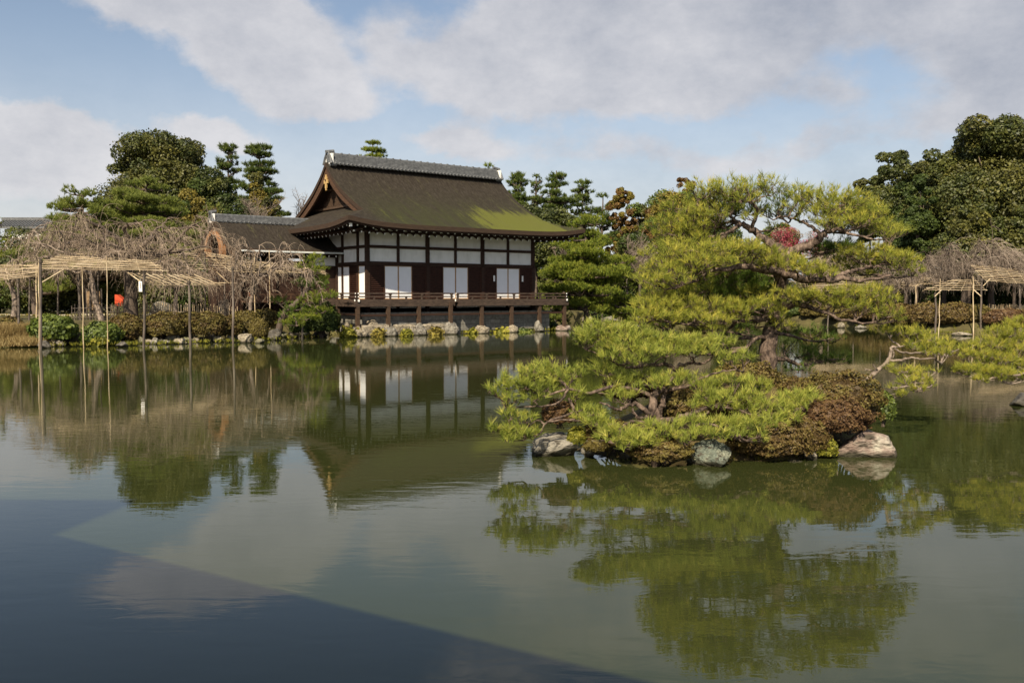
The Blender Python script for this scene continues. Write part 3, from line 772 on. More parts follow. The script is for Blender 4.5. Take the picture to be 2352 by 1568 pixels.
m_ = MB(); m_.box((1.6, -1.33, 1.16), (5.9, .07, .11)); m_.box((8.9, -1.52, 1.16), (8.5, .07, .11)); m_.box((-1.33, 1.5, 1.2), (.07, 5.4, .11)); m_.box((13.15, 1.1, 1.2), (.07, 5.2, .11)); m_.build('tie_beam', [M['dark_wood']], pav)
m_ = MB(); m_.box((LEN / 2, 3.4, .45), (13.3, 8.4, 1.5)); m_.box((LEN / 2, 3.4, 1.24), (13.5, 8.6, .1)); m_.build('stone_base', [M['masonry']], pav)

# entrance wing with its arched gable
WC = 6.27; WR = 3.35
wk = np.array([0, .35, .8, 1.2, 1.7, 2.3, 2.9, 3.35]); wz = np.array([6.48, 6.42, 6.2, 5.92, 5.52, 5.17, 4.93, 4.82])
k_ = np.linspace(-WR, WR, 45)
wa = np.linspace(-6.5, .6, 30)
zt = np.interp(np.abs(k_), wk, wz)
for _ in range(4): zt[1:-1] = (zt[:-2] + 2 * zt[1:-1] + zt[2:]) / 4
t = np.stack([np.repeat(wa[:, None], 45, 1), np.repeat((WC + k_)[None], 30, 0), np.repeat(zt[None], 30, 0)], -1)
r = MB(); shell(r, t, .24, rims='acd')
wing = r.build('wing_roof', [M['thatch'], M['thatch_edge'], M['dark_wood']], pav, smooth=True)
m_ = MB()
up = np.stack([np.full_like(k_, -6.42), WC + k_, zt - .245], -1); lo = up - np.array([0, 0, .26])
m_.grid(np.stack([up, lo])); m_.grid(np.stack([up + [.12, 0, 0], lo + [.12, 0, 0]])); m_.grid(np.stack([lo, lo + [.12, 0, 0]])); m_.build('wing_barge_board', [M['barge_wood']], wing)
m_ = MB()
for (zc, h, wd) in ((6.5, .16, .8), (6.63, .1, .62), (6.73, .09, .5)): m_.box((-3.2, WC, zc), (6.4, wd, h))
m_.tubes(np.array([[-6.4, WC, 6.8], [0, WC, 6.8]]), np.array([.11, .11]), 8, 0, caps=True)
for x in np.arange(-6.3, 0, .26):
    m_.tubes(np.array([[x, WC - .26, 6.5], [x, WC - .47, 6.42]]), np.array([.07, .07]), 6, 0, caps=True)
m_.build('wing_ridge', [M['tile']], wing)
ridge_end(-6.5, WC, 6.62, .8, wing, 1)
m_ = MB()
an = np.linspace(-.25, PI + .25, 30)
ring = lambda rr, x_: np.stack([np.full_like(an, x_), WC + rr * 1.08 * np.cos(an), 4.72 + rr * np.sin(an)], -1)
m_.grid(np.stack([ring(1.22, -6.52), ring(.98, -6.52)])); m_.grid(np.stack([ring(.98, -6.52), ring(.98, -6.2)])); m_.grid(np.stack([ring(1.22, -6.2), ring(1.22, -6.52)]))
m_.build('gable_arch', [M['arch_wood']], wing)
m_ = MB(); o_ = ring(1.2, -6.36); tp = o_.copy(); tp[:, 2] = np.maximum(np.interp(np.abs(tp[:, 1] - WC), wk, wz) - .26, o_[:, 2]); m_.grid(np.stack([tp, o_])); m_.build('gable_infill', [M['thatch_edge']], wing)
m_ = MB(); m_.box((-3.05, WC - WR - .06, 4.68), (6.1, .11, .09)); m_.build('gutter', [M['gutter']], wing)
m_ = MB()
for x in np.arange(-5.8, 0, .45): m_.bar((x, WC - WR + .7, 4.62), (x, WC - WR + .12, 4.5), .08, .09, 0, 1)
m_.build('wing_rafter', [M['dark_wood'], M['white_paint']], pav)
m_ = MB()
m_.box((-3.0, WC - 2.5, 2.7), (6.0, .08, 3.0), 0); m_.box((-.7, WC - 2.56, 4.2), (1.4, .06, .5), 1); m_.box((-3.0, WC - 2.6, 3.9), (6.0, .12, .14), 0); m_.box((-3.0, WC - 2.6, 4.55), (6.0, .12, .2), 0)
for x in np.arange(-5.9, 0, 1.95): m_.box((x, WC - 2.62, 2.95), (.18, .18, 3.4), 0)
m_.box((-5.9, WC, 3.2), (.1, 4.9, 3.9), 0)
m_.build('wing_wall', [M['dark_wood'], M['plaster']], pav)
m_ = MB(); m_.box((-3.6, WC - 3.0, 1.9), (4.6, .9, .1)); m_.bar((-5.8, WC - 3.4, 2.3), (-1.4, WC - 3.4, 2.3), .08, .08)
for x in np.arange(-5.8, -1.3, .5): m_.bar((x, WC - 3.4, 1.9), (x, WC - 3.4, 2.3), .07, .07)
m_.build('wing_veranda', [M['barge_wood']], pav)

# ------------------------------------------------------------------ rocks
def rock(center, rx, ry, rz, mat, label, group=None, seed=0, cuts=9, cat='rock', rotz=None, rough=.16, name='rock'):
    import bmesh
    bm = bmesh.new(); bmesh.ops.create_icosphere(bm, subdivisions=4, radius=1)
    r_ = np.random.default_rng(seed + 100)
    V = np.array([v.co[:] for v in bm.verts])
    for _ in range(cuts):
        n = unit(r_.normal(size=3)); h = r_.uniform(.55, .85)
        over = np.clip(V @ n - h, 0, None); V -= over[:, None] * n * .92
    s_ = r_.uniform(0, 50)
    for i, v in enumerate(V):
        q = Vector(v * 1.5 + s_)
        k = 1 + rough * mnoise.fractal(q, .9, 2.1, 4) + .05 * mnoise.noise(Vector((v * 6 + s_)))
        V[i] = v * k
    V *= np.array([rx, ry, rz])
    for i, v in enumerate(bm.verts): v.co = V[i]
    me = bpy.data.meshes.new(name); bm.to_mesh(me); bm.free()
    me.materials.append(M[mat])
    o = bpy.data.objects.new(name, me); COL.objects.link(o)
    o.location = [float(x) for x in center]; o.rotation_euler = (0, 0, r_.uniform(-.6, .6) if rotz is None else rotz)
    return tag(o, label, cat, group)

# rocks carrying the veranda posts
vr = [(.62, .5, .55, 'rock_warm'), (.52, .5, .52, 'rock_grey'), (.46, .44, .55, 'rock_grey'), (.62, .55, .62, 'rock_grey'), (.5, .45, .52, 'rock_warm'), (.44, .4, .42, 'rock_warm'), (.4, .4, .55, 'rock_grey'), (.62, .5, .36, 'rock_red')]
vl = ['craggy pale rock under the left corner post of the veranda', 'squarish grey rock under the second veranda post', 'upright grey rock under the brown third veranda post', 'big rounded grey boulder under the veranda beside a flat slab',
      'smooth cream boulder standing alone in the water under the veranda', 'small cream rock among ferns under the veranda', 'tall block shaped pale rock under the last front post of the veranda', 'low reddish rock under the far corner post of the veranda']
for i, ((x, y), (a, b_, c_, mt_)) in enumerate(zip(VP, vr)):
    rock(BL(x, y, c_ * .45 - .12), a, b_, c_, mt_, vl[i], 'rocks under the veranda posts', seed=i, rotz=TH + .2)
sl = [(-.3, -.95, .42, .3, .8, 'rock_warm', 'tall jagged pale rock beside the dark bush at the veranda corner'),
      (-1.9, -1.0, .4, .35, .66, 'rock_warm', 'upright cream rock at the very left end of the stone base'),]
for i, (a, c, rx, ry, rz, mt_, lb) in enumerate(sl): rock(BL(a, c, rz * .45), rx, ry, rz, mt_, lb, 'rocks at the stone base', seed=20 + i, cuts=12)
def slab(a, c, w_, h, lb, seed):
    m_ = MB(); nx = 12
    r_ = np.random.default_rng(seed)
    pts = []
    for s_ in np.linspace(-1, 1, nx):
        ring = []
        for ang in np.linspace(0, 2 * PI, 10, endpoint=False):
            yy = np.sign(math.cos(ang)) * abs(math.cos(ang)) ** .5 * .22; zz2 = np.sign(math.sin(ang)) * abs(math.sin(ang)) ** .5 * h
            ring.append((s_ * w_ + r_.normal(0, .015), yy + r_.normal(0, .015), zz2 + r_.normal(0, .02)))
        pts.append(ring)
    pts = np.array(pts); pts = np.concatenate([pts, pts[:, :1]], 1)
    m_.grid(pts); m_.add(pts[0, :-1], [list(range(9, -1, -1))]); m_.add(pts[-1, :-1], [list(range(10))])
    o = m_.build('stone_slab', [M['rock_warm']]); p_ = BL(a, c, .22); o.location = [float(v) for v in p_]; o.rotation_euler = (0, 0, TH)
    tag(o, lb, 'stone slab', 'flat slabs along the stone base')
slab(-.3, -1.35, .8, .42, 'long pale slab between the two leftmost veranda posts', 1)
slab(1.55, -1.35, .62, .40, 'pale slab between the second and third veranda posts', 2)
slab(3.45, -1.35, .7, .40, 'pale slab leaning on the big rounded boulder', 3)

shore = [(567, 775, 20, 15, 'rock_warm', 'squat angular boulder at the water edge in front of the round clipped bush'),
         (356, 783, 11, 9, 'rock_grey', 'small grey rock right of the tagged wooden pole'), (381, 784, 14, 7, 'rock_grey', 'flat grey rock on the shore under hanging cherry twigs'),
         (416, 783, 20, 8, 'rock_warm', 'long low tan rock at the foot of a dark pole'), (435, 767, 12, 17, 'rock_grey', 'upright grey rock behind the dark pole foot'),
         (503, 778, 15, 9, 'rock_warm', 'tan rock beside the brown bush left of a thick pole'), (530, 775, 9, 11, 'rock_grey', 'narrow grey rock touching the thick pole'),
         (182, 779, 24, 10, 'rock_grey', 'wide grey rock between the two green bushes'), (105, 790, 17, 11, 'rock_dark', 'dark block at the foot of the first green bush'),
         (284, 791, 16, 7, 'rock_dark', 'flat dark rock under the brown bush by the bamboo pole'), (630, 767, 17, 17, 'rock_dark', 'dark upright rock under the leaning pine trunk'),
         (668, 754, 13, 15, 'rock_warm', 'pale notched rock right of the leaning pine'), (652, 768, 12, 9, 'rock_moss', 'mossy rock right of the dark upright rock'),
         (700, 766, 16, 8, 'rock_moss', 'mossy low rock by the slim pole near the veranda'), (735, 767, 18, 8, 'rock_dark', 'dark low rock under the dark bush at the veranda'),
         (597, 783, 12, 6, 'rock_moss', 'mossy little rock below the round clipped bush'), (466, 779, 13, 7, 'rock_dark', 'dark rock between two tan rocks on the left shore')]
for i, (x, y, hw, hh, mt_, lb) in enumerate(shore):
    p_ = PZ(x, y + hh * .8, 0); d = p_[1]
    rock((p_[0], d - .05, hh * d / F * .55), hw * d / F, hw * d / F * .8, hh * d / F * 1.25, mt_, lb, 'rocks along the left shore', seed=40 + i, cuts=13)
rg_ = np.random.default_rng(77)
for i in range(26):
    x = 75 + i * 27 + rg_.uniform(-8, 8); y = np.interp(x, [70, 330, 560, 760], [795, 789, 779, 767]) + rg_.uniform(-2, 3)
    p_ = PZ(x, y, 0); a_ = rg_.uniform(.16, .34)
    rock((p_[0], p_[1] + .12, a_ * .35), a_ * 1.3, a_, a_ * rg_.uniform(.7, 1.2), ('rock_grey', 'rock_moss', 'rock_warm', 'rock_dark')[i % 4], 'small rough stone in the row edging the left waterline', 'small stones edging the left waterline', seed=400 + i, cuts=12)
far_rocks = [(1403, 733, 22, 9, 'rock_grey', 'grey rock pile under the layered pine across the water'), (1350, 734, 14, 8, 'rock_warm', 'pale rock right of the veranda end under the pine'), (1470, 733, 22, 8, 'rock_dark', 'dark rock on the far shore behind the low pine'),
             (2120, 752, 18, 12, 'rock_grey', 'grey boulder on the far right bank beside the brown hedge'), (2270, 753, 16, 12, 'rock_grey', 'pale boulder between two poles on the right bank'), (2215, 768, 26, 5, 'rock_warm', 'long flat pale rock at the right bank waterline'),
             (1935, 748, 10, 8, 'rock_warm', 'small white rock at the far waterline beneath the pine limb'), (1980, 751, 14, 5, 'rock_grey', 'low grey rock at the far waterline right of a small white one')]
for i, (x, y, hw, hh, mt_, lb) in enumerate(far_rocks):
    p_ = PZ(x, y + hh * .7, 0); d = p_[1]
    rock((p_[0], d + .3, hh * d / F * .6), hw * d / F, hw * d / F * .7, hh * d / F * 1.2, mt_, lb, 'rocks along the far shore', seed=80 + i, cuts=11)
isl = [(1268, 1010, 74, 36, 12.95, 'rock_grey', 'long grey rock sloping into the water at the left tip of the island', -.35), (1358, 1012, 26, 26, 12.75, 'rock_grey', 'small upright grey rock beside the long sloping one', .2),
       (1639, 1038, 62, 36, 12.15, 'rock_green', 'blocky greenish grey boulder at the front of the island', .05), (1990, 1020, 80, 40, 12.9, 'rock_red', 'large pale boulder with a reddish face at the right end of the island', .1),
       (1870, 1036, 15, 17, 12.5, 'rock_warm', 'small pale upright stone left of the large pale boulder', 0), (1826, 1053, 26, 9, 12.35, 'rock_warm', 'low cream stone at the waterline left of the upright pale stone', 0),
       (1390, 1042, 20, 9, 12.75, 'rock_warm', 'flat little tan stone at the waterline under the low pine', 0), (1440, 1040, 18, 14, 12.6, 'rock_grey', 'half hidden grey stone under the low pine', 0)]
for i, (x, y, hw, hh, d, mt_, lb, rz_) in enumerate(isl):
    c = P(x, y, d); o = rock(c - np.array([0, -.1, .09]), hw * d / F, hw * d / F * .8, hh * d / F * 1.15, mt_, lb, 'rocks on the island shore', seed=120 + i, cuts=12, rotz=rz_)
    if i == 0: o.rotation_euler = (0, math.radians(-17), -.25); o.location.z -= .06
c = P(2352, 922, 0.1); p_ = PZ(2350, 930, 0); rock((p_[0] + .1, p_[1], .08), .42, .4, .2, 'rock_dark', 'dark flat rock at the right edge in the water', seed=140)

# ------------------------------------------------------------------ foliage generators
def tufts(mb, P0, D, k, L, w, lo=.25, hi=1.15, mat=0, var=None, back=.35, rg=rng):
    """needle tufts: k thin blades fanned round each direction"""
    n = len(P0)
    Pn = np.repeat(P0, k, 0); Dn = np.repeat(D, k, 0)
    a = rg.normal(size=(n * k, 3)); a = unit(a - (a * Dn).sum(1, keepdims=True) * Dn)
    al = rg.uniform(lo * .6, hi * .8, (n * k, 1))
    d = Dn * np.cos(al) + a * np.sin(al)
    side = unit(np.cross(d, rg.normal(size=(n * k, 3))))
    ln = L * rg.uniform(.75, 1.1, (n * k, 1)) * np.repeat(rg.uniform(.6, 1.2, (n, 1)), k, 0)
    b0 = Pn - Dn * (rg.uniform(0, back, (n * k, 1)) * L)
    v = np.stack([b0 - side * w / 2, b0 + side * w / 2, b0 + d * ln + side * w * .12, b0 + d * ln - side * w * .12], 1).reshape(-1, 3)
    f = np.arange(n * k * 4).reshape(-1, 4)
    vv = np.repeat(var if var is not None else rg.uniform(0, 1, n), k) + rg.normal(0, .12, n * k)
    mb.add(v, f, mat, np.clip(vv, 0, 1))

def leaves(mb, P0, Nn, s, mat=0, var=None, rg=rng, aspect=.6, jitter=.8):
    n = len(P0)
    nn = unit(Nn + rg.normal(0, jitter, (n, 3)))
    a = unit(np.cross(nn, rg.normal(size=(n, 3)))); b = np.cross(nn, a)
    sz = s * rg.uniform(.6, 1.3, (n, 1))
    v = np.stack([P0 - a * sz, P0 + b * sz * aspect, P0 + a * sz, P0 - b * sz * aspect], 1).reshape(-1, 3)
    mb.add(v, np.arange(n * 4).reshape(-1, 4), mat, np.clip(var if var is not None else rg.uniform(0, 1, n), 0, 1))

def limb(mb, pts, r0, r1, n=18, sides=7, wob=.0, rg=rng, power=1.0):
    p = smooth_path(pts, n)
    if wob: p[1:-1] += rg.normal(0, wob, (n - 2, 3))
    r = r0 + (r1 - r0) * np.linspace(0, 1, n) ** power
    mb.tubes(p, r, sides)
    return p, r

def nearest(paths, q):
    best, bd = None, 1e9
    for p in paths:
        d = np.linalg.norm((p - q) * np.array([1, 1, 1.6]), axis=1) + np.where(p[:, 2] > q[2] + .05, .6, 0)
        i = int(d.argmin())
        if d[i] < bd: bd, best = d[i], p[i]
    return best, bd

def pine(label, base, trunk, limbs, pads, L=.1, w=.006, k=18, dens=110, mats=('needle_near', 'bark'), group=None, seed=1, twig=.006, name='pine_tree', sub=.28, flat=.55, cat='pine tree', shade_mat='needle_shade', up=.9, deep=.75):
    """trunk/limbs: lists of (points, r0, r1); pads: (centre, rx, ry, rz, tone, density)"""
    rg = np.random.default_rng(seed)
    root = empty(name, base, label, cat, group)
    tb = Off(base); paths = []
    for pts, r0, r1 in trunk + limbs:
        p, r = limb(tb, pts, r0, r1, 26, 9, .012 * min(1, r0 / .05), rg); paths.append(p)
    cb = Off(base)
    for (c, rx, ry, rz, tone, dn) in pads:
        c = np.array(c, float)
        q, dist = nearest(paths, c - np.array([0, 0, rz * .6]))
        # branch to the pad, side branches within it
        mid = (q + c) / 2 + np.array([0, 0, -.12 * dist]) + rg.normal(0, .06 * dist + .01, 3)
        r0 = min(.035, .012 + .014 * dist) * (twig / .006)
        hub = c - np.array([0, 0, rz * .7])
        bp, _ = limb(tb, [q, mid, hub], r0, r0 * .55, 10, 5, .006, rg)
        ns = max(3, int(rx * ry * 4 / (sub * sub)))
        th = rg.uniform(0, 2 * PI, ns); rr = np.sqrt(rg.uniform(.02, 1, ns)) * .85
        sc = np.stack([c[0] + rx * rr * np.cos(th), c[1] + ry * rr * np.sin(th), c[2] + rz * (-.45 + .5 * np.sqrt(1 - rr ** 2)) + rg.normal(0, .1 * rz, ns)], 1)
        starts = bp[rg.integers(4, 10, ns)]
        s_ = np.linspace(0, 1, 7)[None, :, None]
        mids = (starts + sc) / 2 + rg.normal(0, .05, (ns, 3)) * np.array([rx, ry, rz]) - np.array([0, 0, rz * .25])
        cur = (1 - s_) ** 2 * starts[:, None] + 2 * s_ * (1 - s_) * mids[:, None] + s_ ** 2 * sc[:, None]
        tb.tubes(cur, np.linspace(r0 * .6, twig * .7, 7)[None].repeat(ns, 0), 4)
        n = int(dens * dn * rx * ry * PI)
        if n < 3: continue
        th = rg.uniform(0, 2 * PI, n); rr = rg.uniform(0, 1, n) ** .5
        # uneven outline and clumps
        rr = rr * (1 + .13 * np.sin(3 * th + rg.uniform(0, 6)) + .08 * np.sin(7 * th + rg.uniform(0, 6)))
        dome = np.sqrt(np.clip(1 - np.clip(rr, 0, 1) ** 2, 0, 1))
        lay = rg.uniform(-deep, 1, n)
        pos = np.stack([c[0] + rx * rr * np.cos(th), c[1] + ry * rr * np.sin(th), c[2] + rz * dome * lay + rg.normal(0, .12 * rz, n)], 1)
        # pull towards the nearest side branch so that gaps open between sprays
        dd = ((pos[:, None, :2] - sc[None, :, :2]) ** 2).sum(2); j = dd.argmin(1)
        pull = rg.uniform(.0, .55, n)[:, None]
        pos[:, :2] += (sc[j, :2] - pos[:, :2]) * pull
        outw = np.stack([np.cos(th) * rr, np.sin(th) * rr, np.zeros(n)], 1)
        D = unit(outw * flat + np.array([0, 0, up]) + rg.normal(0, .38, (n, 3)))
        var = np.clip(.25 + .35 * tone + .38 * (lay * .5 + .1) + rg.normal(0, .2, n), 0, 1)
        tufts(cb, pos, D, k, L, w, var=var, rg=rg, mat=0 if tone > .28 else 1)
        # thin twig from its side branch to each tuft
        if twig and L < .2:
            e_ = pos - D * L * .2
            sgm = sc[j] + (cur[j, 4] - sc[j]) * rg.uniform(0, 1, (n, 1))
            m2 = (sgm + e_) / 2 - np.array([0, 0, .02]) - D * .02
            tw = np.stack([sgm, m2, e_], 1)
            keep = rg.uniform(size=n) < .95
            tb.tubes(tw[keep], np.array([twig * .6, twig * .5, twig * .35])[None].repeat(keep.sum(), 0), 3)
    tb.build('trunk', M[mats[1]], root, smooth=True)
    cb.build('crown', [M[mats[0]], M[shade_mat]], root)
    return root

def ellip(n, rg, hemi=-1.0):
    v = unit(rg.normal(size=(int(n * 3) + 40, 3))); v = v[v[:, 2] > hemi][:n]
    return v

CORE = True
def broadleaf(label, x, ytop, ybot, hw, d, mat='leaf_dark', n=14000, leaf=.2, seed=1, group=None, nl=26, shape='round', dr=.8, name='evergreen_tree', cat='tree', mat2=None, trunk=True, base_z=None, lobe=.42, core=True):
    rg = np.random.default_rng(seed)
    n, leaf = int(n * 2.9), leaf * .57
    top, bot = P(x, ytop, d), P(x, ybot, d)
    zt, zb = top[2], bot[2]; R = hw * d / F
    gzv = gz(top[0], d) if base_z is None else base_z
    base = np.array([top[0], d, gzv])
    root = empty(name, base, label, cat, group)
    H = zt - zb
    lobes = []
    for i in range(nl):
        u = rg.uniform(-.9, .93)
        if shape == 'round': prof_r = math.sqrt(max(.05, 1 - u * u)) ** .8
        elif shape == 'cone': prof_r = max(.12, (1 - u) / 2) ** .8
        else: prof_r = min(1, 1.15 * math.sqrt(max(.05, 1 - max(u, -.2) ** 2)))
        th = rg.uniform(0, 2 * PI); rr = rg.uniform(.35, .92) * prof_r
        lr = R * lobe * rg.uniform(.6, 1.15) * (1 if shape != 'cone' else (.5 + .5 * (1 - u) / 2 * 1.3))
        cz = zb + H * (u + 1) / 2
        cz = min(cz, zt - lr * .62)
        lobes.append((np.array([top[0] + R * rr * math.cos(th), d + R * dr * rr * math.sin(th), max(cz, zb + lr * .4)]), lr))
    lobes.append((np.array([top[0] + rg.normal(0, R * .1), d, zt - R * lobe * .75]), R * lobe * .9))
    if not core: pass
    elif shape == 'cone':
        for u in np.linspace(.02, .9, 9): lobes.append((np.array([top[0] + rg.normal(0, R * .06), d, zb + H * u]), R * (.16 + .62 * (1 - u) ** .8)))
    else:
        for q_ in (-.45, 0, .45): lobes.append((np.array([top[0] + R * q_ * .9, d, zb + H * (.46 - .1 * abs(q_))]), min(R, H * .5) * (.86 - .24 * abs(q_))))
    area = sum(r * r for _, r in lobes)
    cb = Off(base)
    for (c, r) in lobes:
        m = max(20, int(n * r * r / area))
        v = ellip(m, rg)
        # several leaf clumps on the lobe
        nc = max(6, int(26 * (r / (R * lobe))))
        cl = ellip(nc, rg)
        jn = (v @ cl.T).argmax(1)
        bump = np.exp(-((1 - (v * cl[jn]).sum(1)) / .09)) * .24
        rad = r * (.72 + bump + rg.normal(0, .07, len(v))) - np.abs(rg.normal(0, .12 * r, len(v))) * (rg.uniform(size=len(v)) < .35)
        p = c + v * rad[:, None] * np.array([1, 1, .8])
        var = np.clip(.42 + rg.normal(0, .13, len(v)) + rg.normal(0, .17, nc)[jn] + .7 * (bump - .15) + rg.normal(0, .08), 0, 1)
        leaves(cb, p, v * .8 + np.array([0, -.1, .45]), leaf, var=var, rg=rg, mat=0 if (mat2 is None or rg.uniform() < .6) else 1)
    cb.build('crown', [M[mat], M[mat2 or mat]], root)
    if trunk:
        tb = Off(base)
        limb(tb, [base - [0, 0, .2], base + [rg.normal(0, .15), 0, (zb - gzv) * .6 + .3], [top[0], d, zb + H * .6]], max(.14, R * .07), .05, 12, 7, .02, rg)
        for i in range(6):
            c, r = lobes[i]; limb(tb, [[top[0], d, zb + H * .2], (np.array([top[0], d, zb + H * .3]) + c) / 2, c], R * .03, .02, 8, 5, .02, rg)
        tb.build('trunk', M['bark_far'], root, smooth=True)
    return root

def bush(label, x, y, hw, hh, d, mat='azalea', n=2600, leaf=.05, seed=1, group=None, name='azalea_bush', cat='bush', dr=.8, stems=True, base=None, lumps=.10, mat2=None):
    """clipped shrub: a dense shell of tiny leaves over stems"""
    rg = np.random.default_rng(seed)
    c = P(x, y, d); rx, rz = hw * d / F, hh * d / F; ry = rx * dr
    b = np.array([c[0], d, c[2] - rz * .9])
    root = empty(name, b, label, cat, group)
    v = ellip(n, rg, -.45)
    lump = np.array([mnoise.noise(Vector(q * 2.3 + seed)) for q in v]) * lumps * 1.6 + np.array([mnoise.noise(Vector(q * 6 + seed)) for q in v]) * lumps
    rad = 1 + lump - np.abs(rg.normal(0, .05, len(v)))
    p = c + v * rad[:, None] * np.array([rx, ry, rz])
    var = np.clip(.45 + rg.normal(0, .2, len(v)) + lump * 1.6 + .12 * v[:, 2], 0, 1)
    cb = Off(b)
    if mat2 is None: leaves(cb, p, v, leaf, var=var, rg=rg, aspect=.55, jitter=.55)
    else:
        s_ = np.array([mnoise.noise(Vector(q * 2.0 + seed + 9)) for q in v]) + rg.normal(0, .15, len(v)) > 0.05
        leaves(cb, p[s_], v[s_], leaf, var=var[s_], rg=rg, aspect=.55, jitter=.55); leaves(cb, p[~s_], v[~s_], leaf, var=var[~s_], rg=rg, aspect=.55, jitter=.55, mat=1)
    # inner leaves close the body
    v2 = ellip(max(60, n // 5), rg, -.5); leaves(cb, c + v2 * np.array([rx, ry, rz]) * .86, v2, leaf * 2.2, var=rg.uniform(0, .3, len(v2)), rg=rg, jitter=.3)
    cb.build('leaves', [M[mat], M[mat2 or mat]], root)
    if stems:
        sb = Off(b)
        for i in range(7):
            e_ = c + ellip(1, rg, .1)[0] * np.array([rx, ry, rz]) * .8
            limb(sb, [[c[0] + rg.normal(0, rx * .12), d + rg.normal(0, ry * .12), c[2] - rz * 1.0], (c + e_) / 2 - [0, 0, rz * .3], e_], .03 * max(rx, .3), .008, 6, 4, 0, rg)
        sb.build('stems', M['bark_far'], root)
    return root

def weeping(label, x, ybase, d, xc, ytop, hw, ylow, seed=1, nl=8, twn=300, group=None, mat='twig', tw_r=.008, trunk_r=.24, name='weeping_cherry', cat='cherry tree', drop=1.0, lean=0.0, base_z=None):
    """bare weeping cherry: gnarled limbs rising to an umbrella of hanging twigs"""
    rg = np.random.default_rng(seed)
    b = P(x, ybase, d)
    b[2] = gz(b[0], d) if base_z is None else base_z
    top = P(xc, ytop, d); R = hw * d / F; zl = P(xc, ylow, d)[2]
    root = empty(name, b, label, cat, group)
    tb = Off(b); kb = Off(b)
    H = top[2] - b[2]
    fork = np.array([b[0] + lean + (top[0] - b[0]) * .35, d, b[2] + H * .42])
    limb(tb, [b - [0, 0, .3], (b + fork) / 2 + [rg.normal(0, .12), 0, 0], fork], trunk_r, trunk_r * .62, 14, 9, .015, rg)
    starts, dirs = [], []
    for i in range(nl):
        th = 2 * PI * (i + rg.uniform(-.3, .3)) / nl
        rr = R * rg.uniform(.45, .98)
        hgt = top[2] - H * .10 - (rr / R) ** 2 * H * .20 * rg.uniform(.7, 1.4) - rg.uniform(0, .12) * H
        e_ = np.array([top[0] + rr * math.cos(th), d + rr * .8 * math.sin(th), hgt])
        mid = fork * .45 + e_ * .55 + np.array([0, 0, H * rg.uniform(-.06, .08)]) + rg.normal(0, .28, 3)
        m1 = fork * .8 + mid * .2 + np.array([0, 0, H * .08]) + rg.normal(0, .1, 3)
        p, r = limb(tb, [fork, m1, mid, e_, e_ + np.array([math.cos(th) * .3 * R * .4, math.sin(th) * .3 * R * .4, -.25 * H * .5])], trunk_r * .42, .018, 26, 6, .03, rg)
        for j in range(4):
            q = p[rg.integers(6, 22)]
            a2 = th + rg.uniform(-1.3, 1.3); ln = R * rg.uniform(.25, .55)
            e2 = q + np.array([math.cos(a2) * ln, math.sin(a2) * ln * .8, rg.uniform(-.12, .10) * H])
            p2, _ = limb(tb, [q, (q + e2) / 2 + np.array([0, 0, .05 * H]) + rg.normal(0, .16, 3), e2, e2 + np.array([math.cos(a2) * .2 * ln, math.sin(a2) * .2 * ln, -.12 * H])], .04, .010, 14, 4, .025, rg)
            m = int(twn / (nl * 4) * .75)
            idx = rg.integers(3, 14, m); starts.append(p2[idx]); dirs.append(np.stack([np.cos(a2 + rg.uniform(-1.4, 1.4, m)), np.sin(a2 + rg.uniform(-1.4, 1.4, m)), rg.uniform(-.2, .75, m)], 1))
        m = int(twn / nl * .25)
        idx = rg.integers(8, 26, m); starts.append(p[idx]); dirs.append(np.stack([np.cos(th + rg.uniform(-1.6, 1.6, m)), np.sin(th + rg.uniform(-1.6, 1.6, m)), rg.uniform(-.2, .8, m)], 1))
    S0 = np.concatenate(starts); D0 = unit(np.concatenate(dirs)); n = len(S0)
    steps = 10
    Lt = rg.uniform(.35, 1.15, n) ** 1.3 * drop * np.clip((S0[:, 2] - zl) * .75 + .2, .4, 2.6)
    hang = np.where(rg.uniform(size=n) < .55, rg.uniform(.6, 1.25, n), rg.uniform(.0, .45, n)); Lt = np.where(hang < .5, np.minimum(Lt, rg.uniform(.35, 1.1, n) * drop), Lt)
    pts = np.zeros((n, steps, 3)); pts[:, 0] = S0; v = D0.copy()
    for s_ in range(1, steps):
        v = unit(v + np.array([0, 0, 1.0]) * (hang * (-.17 - .04 * s_))[:, None] + rg.normal(0, .11, (n, 3)))
        pts[:, s_] = pts[:, s_ - 1] + v * (Lt / steps)[:, None]
    rad = np.linspace(tw_r, tw_r * .45, steps)[None] * rg.uniform(.7, 1.3, (n, 1))
    kb.tubes(pts, rad, 3, 0, var=np.clip(rg.normal(.55, .22, n), 0, 1))
    # side twigs off the hanging ones
    m = int(n * .9); ii = rg.integers(0, n, m); jj = rg.integers(2, 8, m)
    pts2 = np.zeros((m, 5, 3)); pts2[:, 0] = pts[ii, jj]; v = unit(rg.normal(size=(m, 3)) * np.array([1, 1, .5]) + np.array([0, 0, .1]))
    for s_ in range(1, 5):
        v = unit(v + np.array([0, 0, -.42]) + rg.normal(0, .12, (m, 3))); pts2[:, s_] = pts2[:, s_ - 1] + v * (rg.uniform(.08, .2, (m, 1)) * drop)
    kb.tubes(pts2, np.linspace(tw_r * .7, tw_r * .4, 5)[None].repeat(m, 0), 3, 0, var=np.clip(rg.normal(.6, .2, m), 0, 1))
    tb.build('trunk', M['branch_pale'] if (mat == 'twig' and trunk_r < .35) else M['bark_far'], root, smooth=True)
    kb.build('twigs', M[mat], root)
    return root

